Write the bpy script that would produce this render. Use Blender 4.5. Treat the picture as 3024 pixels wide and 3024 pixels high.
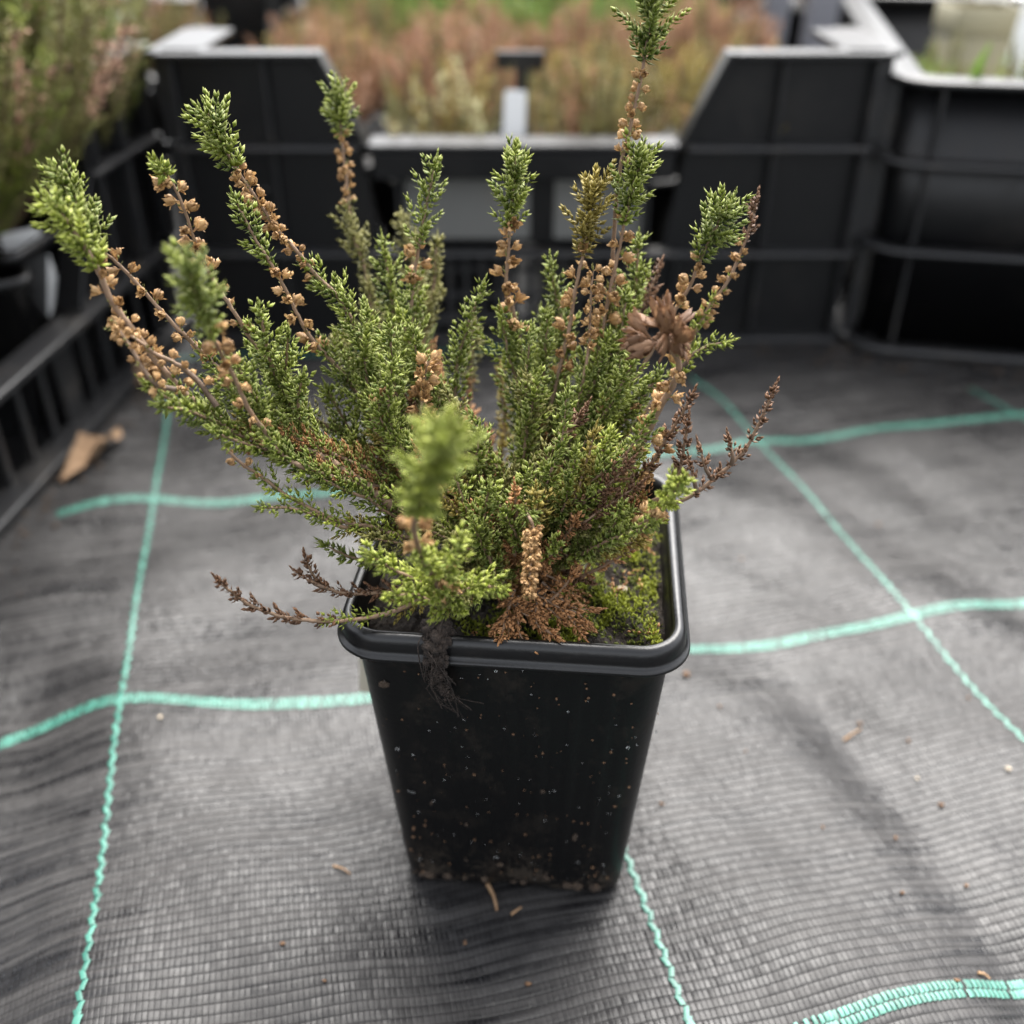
import bpy, bmesh, math, random
import numpy as np
from mathutils import Vector, Matrix, Quaternion

random.seed(7); rng = np.random.default_rng(7)
R = math.radians
scene = bpy.context.scene
for o in list(bpy.data.objects): bpy.data.objects.remove(o)
COL = scene.collection

# ------------------------------------------------------------------ camera
CAM_H = 0.277; PITCH = R(33.0); FPX = 3028.0; CPX = 1512.0
cam_d = bpy.data.cameras.new('camera'); cam = bpy.data.objects.new('camera', cam_d)
COL.objects.link(cam); scene.camera = cam
cam.location = (0, 0, CAM_H); cam.rotation_euler = (math.pi/2 - PITCH, 0, 0)
cam_d.sensor_width = 36.0; cam_d.lens = 36.0 * FPX / 3024.0
cam_d.clip_start = 0.01; cam_d.clip_end = 200.0
cam_d.dof.use_dof = True; cam_d.dof.focus_distance = 0.253; cam_d.dof.aperture_fstop = 7.2

# ------------------------------------------------------------------ light
SUN_EL, SUN_AZ = R(58), R(12)          # azimuth clockwise from +Y
world = bpy.data.worlds.new('World'); scene.world = world; world.use_nodes = True
nt = world.node_tree; nt.nodes.clear()
sky = nt.nodes.new('ShaderNodeTexSky'); sky.sky_type = 'NISHITA'; sky.sun_disc = False
sky.sun_elevation = SUN_EL; sky.sun_rotation = SUN_AZ
sky.air_density = 1.0; sky.dust_density = 4.0; sky.ozone_density = 1.0
hs = nt.nodes.new('ShaderNodeHueSaturation'); hs.inputs['Saturation'].default_value = 0.22
bg = nt.nodes.new('ShaderNodeBackground'); bg.inputs['Strength'].default_value = 0.10
wo = nt.nodes.new('ShaderNodeOutputWorld')
nt.links.new(sky.outputs[0], hs.inputs['Color']); nt.links.new(hs.outputs[0], bg.inputs['Color']); nt.links.new(bg.outputs[0], wo.inputs[0])
sun_d = bpy.data.lights.new('sun', 'SUN'); sun_d.energy = 1.5; sun_d.angle = R(55); sun_d.color = (1.0, 0.965, 0.91)
sun = bpy.data.objects.new('sun', sun_d); COL.objects.link(sun)
sdir = Vector((math.sin(SUN_AZ)*math.cos(SUN_EL), math.cos(SUN_AZ)*math.cos(SUN_EL), math.sin(SUN_EL)))
sun.rotation_euler = sdir.to_track_quat('Z', 'Y').to_euler(); sun.location = sdir * 5
scene.view_settings.view_transform = 'Standard'; scene.view_settings.look = 'None'
scene.view_settings.gamma = 1.0; scene.view_settings.use_curve_mapping = False
scene.view_settings.exposure = 2.55

# ------------------------------------------------------------------ survey helpers (photo -> place)
FW = np.array([0, math.cos(PITCH), -math.sin(PITCH)]); UP = np.array([0, math.sin(PITCH), math.cos(PITCH)])
def ray(x, y): return FW + np.array([(x-CPX)/FPX, 0, 0]) - (y-CPX)/FPX*UP
def at(x, y, depth): return np.array([0, 0, CAM_H]) + depth*ray(x, y)
def on_z(x, y, z=0.0):
    d = ray(x, y); return np.array([0, 0, CAM_H]) + (z-CAM_H)/d[2]*d
S = 3024/1932

# ------------------------------------------------------------------ generic builders
def tag(o, label=None, cat=None, group=None, kind=None):
    if label: o['label'] = label
    if cat: o['category'] = cat
    if group: o['group'] = group
    if kind: o['kind'] = kind
    return o
def empty(name, loc=(0,0,0), rz=0.0):
    o = bpy.data.objects.new(name, None); COL.objects.link(o); o.location = loc; o.rotation_euler = (0,0,rz)
    o.empty_display_size = 0.01; return o
def link(name, me, parent=None):
    o = bpy.data.objects.new(name, me); COL.objects.link(o)
    if parent: o.parent = parent
    return o
def mesh_np(name, V, Fc, mat, smooth=True, attrs=None):
    """V (n,3); Fc (m,k) faces, all of one size"""
    V = np.asarray(V, np.float32); Fc = np.asarray(Fc, np.int32)
    me = bpy.data.meshes.new(name); k = Fc.shape[1]
    me.vertices.add(len(V)); me.vertices.foreach_set('co', V.ravel())
    me.loops.add(Fc.size); me.loops.foreach_set('vertex_index', Fc.ravel())
    me.polygons.add(len(Fc)); me.polygons.foreach_set('loop_start', np.arange(0, Fc.size, k, dtype=np.int32))
    if smooth: me.polygons.foreach_set('use_smooth', np.ones(len(Fc), bool))
    for n, a in (attrs or {}).items():
        at_ = me.attributes.new(n, 'FLOAT', 'POINT'); at_.data.foreach_set('value', np.asarray(a, np.float32))
    me.update(calc_edges=True); me.validate()
    if mat: me.materials.append(mat)
    return me
def bm_mesh(name, bm, mat, smooth=False):
    me = bpy.data.meshes.new(name); bmesh.ops.recalc_face_normals(bm, faces=bm.faces)
    bm.to_mesh(me); bm.free()
    if smooth:
        for p in me.polygons: p.use_smooth = True
    if mat: me.materials.append(mat)
    return me
def box_mesh(name, x0, x1, y0, y1, z0, z1, mat, bev=0.0008):
    bm = bmesh.new()
    bmesh.ops.create_cube(bm, size=1.0)
    for v in bm.verts:
        v.co = Vector(((x0+x1)/2+v.co.x*(x1-x0), (y0+y1)/2+v.co.y*(y1-y0), (z0+z1)/2+v.co.z*(z1-z0)))
    b = min(bev, 0.3*min(x1-x0, y1-y0, z1-z0))
    if b > 0: bmesh.ops.bevel(bm, geom=bm.edges[:], offset=b, segments=1, affect='EDGES')
    return bm_mesh(name, bm, mat)
def prism_mesh(name, poly, n0, n1, mat, frame):
    """poly in (s,z); thickness n0..n1 along n; frame maps (s,n,z)->xyz"""
    bm = bmesh.new()
    a = [bm.verts.new(frame(s, n0, z)) for s, z in poly]; b = [bm.verts.new(frame(s, n1, z)) for s, z in poly]
    k = len(poly); bm.faces.new(a); bm.faces.new(b[::-1])
    for i in range(k): bm.faces.new((a[i], b[i], b[(i+1) % k], a[(i+1) % k]))
    bmesh.ops.recalc_face_normals(bm, faces=bm.faces)
    bmesh.ops.bevel(bm, geom=bm.edges[:], offset=min(0.0006, 0.25*abs(n1-n0)), segments=1, affect='EDGES')
    return bm_mesh(name, bm, mat)
def catmull(P, step):
    P = np.asarray(P, float)
    Q = np.vstack([2*P[0]-P[1], P, 2*P[-1]-P[-2]]); out = []; idx = []
    for i in range(len(P)-1):
        p0, p1, p2, p3 = Q[i:i+4]; n = max(2, int(np.linalg.norm(p2-p1)/step))
        t = np.linspace(0, 1, n, endpoint=False)[:, None]
        out.append(.5*((2*p1)+(-p0+p2)*t+(2*p0-5*p1+4*p2-p3)*t*t+(-p0+3*p1-3*p2+p3)*t**3)); idx.append(i+t[:, 0])
    out.append(P[-1:]); idx.append([len(P)-1.0])
    return np.vstack(out), np.concatenate(idx)
def tube_np(C, rad, sides=7):
    C = np.asarray(C); n = len(C); T = np.gradient(C, axis=0); T /= np.linalg.norm(T, axis=1)[:, None]+1e-12
    ref = np.array([0.31, 0.2, 0.93]); V = []
    a = np.linspace(0, 2*np.pi, sides, endpoint=False)
    A = np.cross(T, ref); A /= np.linalg.norm(A, axis=1)[:, None]+1e-9; B = np.cross(T, A)
    rad = np.broadcast_to(rad, n)
    V = C[:, None]+rad[:, None, None]*(np.cos(a)[None, :, None]*A[:, None]+np.sin(a)[None, :, None]*B[:, None])
    i = np.arange(n-1)[:, None]*sides; j = np.arange(sides)[None]; k = (j+1) % sides
    Fc = np.stack([i+j, i+k, i+sides+k, i+sides+j], -1).reshape(-1, 4)
    V = V.reshape(-1, 3)
    return V, Fc
def merge(parts):
    Vs, Fs, o = [], [], 0
    for V, Fc in parts: Vs.append(V); Fs.append(Fc+o); o += len(V)
    return np.vstack(Vs), np.vstack(Fs)

# ------------------------------------------------------------------ materials
class NB:
    def __init__(s, name):
        s.m = bpy.data.materials.new(name); s.m.use_nodes = True; s.t = s.m.node_tree; s.t.nodes.clear()
        s.out = s.t.nodes.new('ShaderNodeOutputMaterial')
        s.p = s.t.nodes.new('ShaderNodeBsdfPrincipled'); s.t.links.new(s.p.outputs[0], s.out.inputs[0])
    def n(s, typ, **kw):
        d = s.t.nodes.new(typ)
        for k, v in kw.items():
            if isinstance(k, str) and hasattr(d, k): setattr(d, k, v)
        return d
    def l(s, a, b): s.t.links.new(a, b)
    def val(s, x, sock):
        if isinstance(x, bpy.types.NodeSocket): s.l(x, sock)
        else: sock.default_value = x
    def math(s, op, a, b=0.0, c=0.0):
        d = s.n('ShaderNodeMath', operation=op); s.val(a, d.inputs[0]); s.val(b, d.inputs[1]); s.val(c, d.inputs[2]); return d.outputs[0]
    def noise(s, scale, detail=3, vec=None, rough=.55):
        d = s.n('ShaderNodeTexNoise'); d.inputs['Scale'].default_value = scale; d.inputs['Detail'].default_value = detail; d.inputs['Roughness'].default_value = rough
        if vec is not None: s.l(vec, d.inputs['Vector'])
        return d.outputs['Fac']
    def ramp(s, f, stops):
        d = s.n('ShaderNodeValToRGB'); s.l(f, d.inputs[0]); e = d.color_ramp.elements
        while len(e) < len(stops): e.new(.5)
        for i, (p, c) in enumerate(stops): e[i].position = p; e[i].color = (*c, 1) if len(c) == 3 else c
        return d.outputs[0]
    def mix(s, f, a, b):
        d = s.n('ShaderNodeMix', data_type='RGBA'); s.val(f, d.inputs[0])
        for x, k in ((a, 6), (b, 7)):
            if isinstance(x, bpy.types.NodeSocket): s.l(x, d.inputs[k])
            else: d.inputs[k].default_value = (*x, 1)
        return d.outputs[2]
    def attr(s, n): d = s.n('ShaderNodeAttribute', attribute_name=n); return d.outputs['Fac']
    def obj(s): return s.n('ShaderNodeTexCoord').outputs['Object']
    def bump(s, h, strength=.3, dist=.001):
        d = s.n('ShaderNodeBump'); d.inputs['Strength'].default_value = strength; d.inputs['Distance'].default_value = dist; s.l(h, d.inputs['Height'])
        s.l(d.outputs[0], s.p.inputs['Normal']); return d
    def step(s, x, lo, hi):
        d = s.n('ShaderNodeMapRange', interpolation_type='SMOOTHSTEP'); s.val(x, d.inputs[0]); d.inputs[1].default_value = lo; d.inputs[2].default_value = hi; return d.outputs[0]

def leaf_mat(name, c0, c1, edge, trans=.25, epow=3.2):
    b = NB(name); t = b.attr('tint'); e = b.math('POWER', b.attr('edge'), epow)
    col = b.mix(b.math('MULTIPLY', e, .5), b.mix(t, c0, c1), edge)
    b.l(col, b.p.inputs['Base Color']); b.p.inputs['Roughness'].default_value = .55; b.p.inputs['Specular IOR Level'].default_value = .3
    tr = b.n('ShaderNodeBsdfTranslucent'); b.l(col, tr.inputs[0])
    mx = b.n('ShaderNodeMixShader'); mx.inputs[0].default_value = trans
    b.l(b.p.outputs[0], mx.inputs[1]); b.l(tr.outputs[0], mx.inputs[2]); b.l(mx.outputs[0], b.out.inputs[0])
    return b.m
M = {}
M['green'] = leaf_mat('leaf_green', (.052,.096,.005), (.190,.240,.022), (.48,.47,.19))
M['light'] = leaf_mat('leaf_light_green', (.100,.155,.008), (.27,.325,.030), (.52,.50,.19))
M['olive'] = leaf_mat('leaf_olive', (.13,.10,.012), (.30,.235,.045), (.44,.37,.13))
M['dull'] = leaf_mat('leaf_dull_green', (.090,.098,.016), (.22,.21,.05), (.42,.38,.19))
M['brown'] = leaf_mat('leaf_dead_brown', (.055,.026,.012), (.16,.08,.04), (.26,.15,.09), .1)
M['rust'] = leaf_mat('leaf_dead_rust', (.19,.078,.022), (.46,.23,.095), (.54,.31,.16), .2)
M['wither'] = leaf_mat('withered_petal', (.07,.034,.017), (.25,.135,.075), (.34,.20,.12), .15)
M['moss'] = leaf_mat('moss_leaf', (.022,.045,.003), (.30,.34,.018), (.42,.44,.08), .3)
M['grass'] = leaf_mat('bright_leaf', (0.098,0.210,0.021), (0.266,0.406,0.063), (0.350,0.504,0.112), .3)
M['red'] = leaf_mat('leaf_red_brown', (0.196,0.091,0.042), (0.476,0.238,0.119), (0.588,0.350,0.210), .15)
M['pink'] = leaf_mat('leaf_pink_brown', (0.336,0.168,0.105), (0.644,0.392,0.266), (0.750,0.532,0.406), .15)
M['gold'] = leaf_mat('leaf_gold_green', (0.210,0.154,0.025), (0.434,0.329,0.070), (0.504,0.420,0.126), .2)
M['cream'] = leaf_mat('cream_bud', (0.630,0.504,0.224), (0.750,0.750,0.420), (0.750,0.750,0.532), .2)
def flower_mat(name='dried_flower', ca=(.28,.125,.038), cb=(.64,.39,.175)):
    b = NB(name); oi = b.n('ShaderNodeObjectInfo').outputs['Random']
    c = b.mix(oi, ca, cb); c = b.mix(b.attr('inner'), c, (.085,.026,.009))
    c = b.mix(b.math('MULTIPLY', b.noise(2.4, 3, b.obj()), .45), c, tuple(min(.6, x*1.15) for x in cb))
    c = b.mix(b.math('MULTIPLY', b.step(b.noise(3.1, 4, b.obj()), .50, .66), .6), c, (.13,.045,.014))
    b.l(c, b.p.inputs['Base Color']); b.p.inputs['Roughness'].default_value = .6
    tr = b.n('ShaderNodeBsdfTranslucent'); b.l(c, tr.inputs[0]); mx = b.n('ShaderNodeMixShader'); mx.inputs[0].default_value = .3
    b.l(b.p.outputs[0], mx.inputs[1]); b.l(tr.outputs[0], mx.inputs[2]); b.l(mx.outputs[0], b.out.inputs[0]); return b.m
M['flower'] = flower_mat(); M['withered'] = flower_mat('withered_flower', (.075,.036,.017), (.27,.15,.078))
def stem_mat():
    b = NB('heather_stem'); c = b.mix(b.attr('age'), (.20,.125,.075), (.045,.024,.013))
    c = b.mix(b.math('MULTIPLY', b.noise(700, 3, b.obj()), .5), c, (.22,.155,.105))
    b.l(c, b.p.inputs['Base Color']); b.p.inputs['Roughness'].default_value = .7; b.bump(b.noise(1500, 3, b.obj()), .5, .0004); return b.m
M['stem'] = stem_mat()

def plastic(name, base, rough, dirt=(.10,.075,.05), dirt_amt=.35, low=None, scale=40, spec=.5):
    b = NB(name); v = b.obj(); n1 = b.noise(scale, 5, v); n2 = b.noise(scale*7, 4, v)
    m = b.step(b.math('ADD', b.math('MULTIPLY', n1, .7), b.math('MULTIPLY', n2, .3)), .5, .72)
    m = b.math('MULTIPLY', m, dirt_amt)
    if low:
        z = b.n('ShaderNodeSeparateXYZ'); b.l(v, z.inputs[0])
        lo = b.math('SUBTRACT', 1.0, b.step(z.outputs[2], low[0], low[1]))
        m = b.math('MAXIMUM', m, b.math('MULTIPLY', lo, b.step(b.math('ADD', b.math('MULTIPLY', n1, .5), b.math('MULTIPLY', n2, .5)), .46, .62)))
        m = b.math('MULTIPLY', m, .8)
    b.l(b.mix(m, base, dirt), b.p.inputs['Base Color'])
    b.l(b.math('ADD', b.math('MULTIPLY', m, .4), b.math('ADD', rough, b.math('MULTIPLY', n2, .12))), b.p.inputs['Roughness'])
    b.p.inputs['Specular IOR Level'].default_value = spec
    b.bump(n2, .12, .0006); return b.m
M['crate'] = plastic('black_crate_plastic', (.0035,.0035,.004), .32, (.022,.018,.014), .3, None, 22, .36)
M['crate_worn'] = plastic('worn_black_plastic', (.016,.016,.017), .30, (.05,.042,.034), .5, None, 30)
M['crate_grey'] = plastic('light_grey_plastic', (.14,.14,.132), .4, (.16,.14,.11), .4)  # light grey plastic of the recess and slot plates
M['pot'] = plastic('black_pot_plastic', (.0022,.0022,.0024), .34, (.040,.030,.021), .30, (.003,.028), 90, .36)
M['rim'] = plastic('black_rim_plastic', (.003,.003,.0034), .25, (.05,.04,.03), .12, None, 120)
M['pale'] = plastic('pale_label_plastic', (.52,.48,.38), .4, (.3,.26,.2), .3)
M['white'] = plastic('white_plastic', (.80,.80,.79), .4, (.5,.48,.42), .2)
M['creampot'] = plastic('cream_plastic', (.26,.235,.15), .45, (.3,.26,.18), .3)
M['metal'] = plastic('grey_metal', (.22,.22,.24), .35, (.12,.11,.1), .3)
def soil_mat(name, a, c, sc=600):
    b = NB(name); v = b.obj(); n = b.noise(sc, 5, v, .65)
    b.l(b.ramp(n, [(.3, a), (.72, c)]), b.p.inputs['Base Color']); b.p.inputs['Roughness'].default_value = .9
    b.bump(n, .8, .002); return b.m
M['soil'] = soil_mat('dark_compost', (.006,.0045,.0035), (.045,.032,.022))
M['root'] = soil_mat('dark_root', (.010,.007,.006), (.055,.038,.028), 900)
M['crumb'] = soil_mat('brown_crumb', (.10,.05,.025), (.26,.15,.08), 900)
M['twig'] = soil_mat('tan_twig', (.28,.16,.08), (.46,.30,.17), 900)
M['grit'] = soil_mat('pale_grit', (.42,.34,.24), (.62,.54,.42), 400)
M['dirtcrumb'] = soil_mat('soil_crumb', (.02,.013,.009), (.09,.06,.038), 500)
M['deadleaf'] = soil_mat('dead_leaf', (.13,.075,.04), (.27,.175,.10), 200)
def water_mat():
    b = NB('water_drop'); b.p.inputs['Base Color'].default_value = (1,1,1,1); b.p.inputs['Roughness'].default_value = .03
    b.p.inputs['Transmission Weight'].default_value = 1.0; b.p.inputs['IOR'].default_value = 1.33; return b.m
M['water'] = water_mat()
def teal_mat():
    b = NB('teal_thread'); t = b.attr('tint')
    b.l(b.mix(t, (.014,.095,.070), (.065,.225,.172)), b.p.inputs['Base Color']); b.p.inputs['Roughness'].default_value = .42; return b.m
M['teal'] = teal_mat()

GA = R(12.1)                                           # the weave is turned by this much
def fabric_mat():
    b = NB('woven_ground_fabric'); v = b.obj()
    mp = b.n('ShaderNodeMapping'); mp.inputs['Rotation'].default_value = (0, 0, -GA); b.l(v, mp.inputs[0])
    nz = b.n('ShaderNodeTexNoise'); nz.inputs['Scale'].default_value = 9.0; nz.inputs['Detail'].default_value = 2; b.l(v, nz.inputs['Vector'])
    ad = b.n('ShaderNodeVectorMath', operation='MULTIPLY_ADD'); b.l(nz.outputs['Color'], ad.inputs[0]); ad.inputs[1].default_value = (.006, .009, 0); b.l(mp.outputs[0], ad.inputs[2])
    sp = b.n('ShaderNodeSeparateXYZ'); b.l(ad.outputs[0], sp.inputs[0])
    u = b.math('DIVIDE', sp.outputs[0], .00165); w = b.math('DIVIDE', sp.outputs[1], .0032)
    fu = b.math('FRACT', u); iu = b.math('FLOOR', u); fw = b.math('FRACT', w); iw = b.math('FLOOR', w)
    par = b.math('FLOORED_MODULO', b.math('ADD', iu, iw), 2.0)
    # warp tapes bulge over every other weft; wefts show as thin dark seams between
    eu = b.math('POWER', b.math('ABSOLUTE', b.math('SUBTRACT', b.math('MULTIPLY', fu, 2), 1)), 4)
    ew = b.math('POWER', b.math('ABSOLUTE', b.math('SUBTRACT', b.math('MULTIPLY', fw, 2), 1)), 3)
    hgt = b.math('SUBTRACT', b.math('SUBTRACT', 1.0, b.math('MULTIPLY', eu, .55)), b.math('MULTIPLY', ew, .85))
    hgt = b.math('SUBTRACT', hgt, b.math('MULTIPLY', par, .30))
    wn = b.n('ShaderNodeTexWhiteNoise'); cb = b.n('ShaderNodeCombineXYZ'); b.l(iu, cb.inputs[0]); b.l(iw, cb.inputs[1]); b.l(cb.outputs[0], wn.inputs[0])
    sc = b.n('ShaderNodeSeparateColor'); b.l(wn.outputs['Color'], sc.inputs[0])
    tilt = b.math('ADD', b.math('MULTIPLY', b.math('SUBTRACT', sc.outputs[0], .5), fu), b.math('MULTIPLY', b.math('SUBTRACT', sc.outputs[1], .5), fw))
    hgt = b.math('ADD', hgt, b.math('MULTIPLY', tilt, 1.5))
    row = b.n('ShaderNodeTexWhiteNoise', noise_dimensions='1D'); b.l(iw, row.inputs['W'])
    d1 = b.noise(16, 5, v); d2 = b.noise(70, 4, v)
    dust = b.step(b.math('ADD', b.math('MULTIPLY', d1, .7), b.math('MULTIPLY', d2, .3)), .36, .66)
    stv = b.n('ShaderNodeCombineXYZ'); b.l(b.math('MULTIPLY', sp.outputs[0], 14), stv.inputs[0]); b.l(b.math('MULTIPLY', sp.outputs[1], 260), stv.inputs[1])
    streak = b.step(b.noise(1.0, 3, stv.outputs[0], .6), .36, .66)
    gap = b.math('MAXIMUM', b.step(ew, .45, .95), b.step(eu, .6, 1.0))
    col = b.mix(dust, (.005,.005,.006), (.026,.025,.025))
    col = b.mix(b.math('MULTIPLY', streak, .8), col, (.046,.044,.043))
    col = b.mix(b.math('MULTIPLY', gap, .8), col, (.004,.004,.004))
    b.l(col, b.p.inputs['Base Color'])
    rgh = b.math('ADD', b.math('ADD', .15, b.math('MULTIPLY', streak, .14)), b.math('ADD', b.math('MULTIPLY', dust, .20), b.math('MULTIPLY', sc.outputs[2], .14)))
    b.l(b.math('ADD', rgh, b.math('MULTIPLY', gap, .3)), b.p.inputs['Roughness'])
    b.p.inputs['Specular IOR Level'].default_value = .24
    big = b.n('ShaderNodeBump'); big.inputs['Strength'].default_value = .55; big.inputs['Distance'].default_value = .0030
    b.l(b.math('ADD', b.noise(34, 3, v), b.math('MULTIPLY', b.noise(120, 2, v), .25)), big.inputs['Height'])
    fine = b.bump(hgt, .42, .0004); b.l(big.outputs[0], fine.inputs['Normal']); return b.m
M['fabric'] = fabric_mat()

# ------------------------------------------------------------------ ground fabric
def ss(x, a, b): t = np.clip((x-a)/(b-a), 0, 1); return t*t*(3-2*t)
E1 = np.array([math.cos(GA), math.sin(GA)]); E2 = np.array([-math.sin(GA), math.cos(GA)])
VA, VB = on_z(1560*S, 1330*S)[:2], on_z(1932*S, 1830*S)[:2]
def ground_z(x, y):
    x = np.asarray(x, float); y = np.asarray(y, float)
    u = x*E1[0]+y*E1[1]; v = x*E2[0]+y*E2[1]
    z = .0016*np.sin(38*u+14*v+.6)+.0012*np.sin(61*v-22*u+1.1)+.0008*np.sin(95*u+50*v)
    d = VB-VA; n = np.array([-d[1], d[0]])/np.linalg.norm(d); a = ((x-VA[0])*d[0]+(y-VA[1])*d[1])/(d@d); q = (x-VA[0])*n[0]+(y-VA[1])*n[1]
    z = z-.0042*np.exp(-(q/.014)**2)*ss(a, -.5, .15)*(1-ss(a, 1.5, 2.2))
    z = z-.007*ss(-u, .086, .125)*(1-ss(v, .31, .40))+.0016*np.exp(-((u+.075)/.02)**2)*(1-ss(v, .36, .46))
    z = z+.0022*np.exp(-(((x+.105)/.03)**2))*np.exp(-((y-.20)/.07)**2)
    pot = np.exp(-(((x-.003)**2+(y-.241)**2)/.05**2)**2)
    flat = np.clip(pot+ss(np.abs(x), .205, .235)*ss(y, .33, .40)+ss(y, .58, .63)+ss(np.abs(x), .6, .9)+ss(-y, .1, .5), 0, 1)
    return z*(1-flat)
def axis(lo, hi, step, far):
    mid = np.arange(lo, hi+1e-9, step); g = step*1.6**np.arange(1, 40); g = np.cumsum(g); g = g[g < far]
    return np.concatenate([lo-g[::-1], mid, hi+g])
gx = axis(-.45, .5, .004, 45); gy = axis(.02, .75, .004, 45)
GX, GY = np.meshgrid(gx, gy); GZ = ground_z(GX, GY)
nx, ny = len(gx), len(gy); ii = (np.arange(ny-1)[:, None]*nx+np.arange(nx-1)[None]).ravel()
ground = link('ground_fabric', mesh_np('ground_fabric', np.stack([GX, GY, GZ], -1).reshape(-1, 3), np.stack([ii, ii+1, ii+nx+1, ii+nx], -1), M['fabric']))
tag(ground, 'wrinkled dark grey woven weed control fabric with teal guide lines', kind='structure')

# teal guide threads woven in: every stitch is a small bulged tape
PATCH = [(-.5,-.5,0),(0,-.5,.6),(.5,-.5,0),(-.5,0,.5),(0,0,1),(.5,0,.5),(-.5,.5,0),(0,.5,.6),(.5,.5,0)]
PF = np.array([(0,1,4,3),(1,2,5,4),(3,4,7,6),(4,5,8,7)])
def stitches(name, C, rows, pitch, wid, length, zig):
    C, _ = catmull(np.column_stack([C, np.zeros(len(C))]), .0008)
    seg = np.r_[0, np.cumsum(np.linalg.norm(np.diff(C, axis=0), axis=1))]
    Vs, Fs, tn = [], [], []; o = 0; k = 0; P9 = np.array(PATCH)
    s = 0.0
    while s < seg[-1]-pitch:
        i = np.searchsorted(seg, s); p = C[i, :2]; t = C[min(i+2, len(C)-1), :2]-C[max(i-2, 0), :2]; t = t/np.linalg.norm(t); nn = np.array([-t[1], t[0]])
        for r in range(rows):
            off = (r-(rows-1)/2)*length*1.02 if rows > 1 else zig*(1 if k % 2 else -1)
            sh = (0.5*pitch if (r % 2) else 0)
            L_, W_ = (pitch*.78, length*.90) if rows > 1 else (pitch*1.0, wid)
            sk = .10 if rows > 1 else .30*(1 if k % 2 else -1)
            tilt = rng.uniform(-.12, .12)
            a = P9[:, 0]*L_; c = P9[:, 1]*W_+sk*a+off+rng.normal()*.00006
            xy = p+(a+sh)[:, None]*t+c[:, None]*nn
            z = ground_z(xy[:, 0], xy[:, 1])+.0003+P9[:, 2]*(.00042)+tilt*c*.3
            Vs.append(np.column_stack([xy, z])); Fs.append(PF+o); o += 9; tn += [float(np.clip(rng.normal(.45, .25), 0, 1))]*9
        s += pitch*(1+rng.normal()*.03); k += 1
    ob = link(name, mesh_np(name, np.vstack(Vs), np.vstack(Fs), M['teal'], True, {'tint': tn}), ground)
    return ob
def world_line(pts):
    W = [on_z(x*S, y*S)[:2] for x, y in pts]; out = lambda p: not (0 < p[0] < 1932 and 0 < p[1] < 1932)
    if out(pts[0]): d = W[0]-W[2]; W.insert(0, W[0]+d/np.linalg.norm(d)*.14)        # the lines run on past the picture
    if out(pts[-1]): d = W[-1]-W[-3]; W.append(W[-1]+d/np.linalg.norm(d)*.14)
    return np.array(W)
def uvp(u, v): return u*E1+v*E2
for pts in ([(145,2000),(155,1932),(192,1650),(232,1330),(262,1120),(290,940),(315,780),(322,720)],
            [(1335,2010),(1300,1932),(1240,1760),(1185,1620),(1100,1400),(960,1010),(900,850)],
            [(2010,1490),(1932,1400),(1720,1170),(1580,1000),(1430,830),(1355,745),(1300,700)],
            [(2020,840),(1932,790),(1820,728)]):
    stitches('teal_thread', world_line(pts), 1, .0032, .00165, .0016, .00030)
for pts in ([(-60,1395),(0,1372),(70,1350),(150,1336),(232,1332),(400,1332),(540,1330),(670,1318),(900,1270),(1100,1235),(1310,1218),(1450,1212),(1580,1196),(1720,1170),(1830,1150),(1932,1138),(2000,1128)],
            [(110,972),(190,952),(290,940),(420,940),(520,936),(620,930),(800,905),(1000,885),(1200,868),(1340,848),(1430,830),(1600,815),(1760,800),(1932,782),(2000,774)],
            [(1480,1960),(1580,1932),(1700,1893),(1820,1865),(1932,1848),(2010,1835)],
            [(330,676),(450,672),(560,670),(700,668),(860,662),(1000,655)]):
    stitches('teal_thread', world_line(pts), 2, .00165, .0016, .0028, 0)

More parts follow.
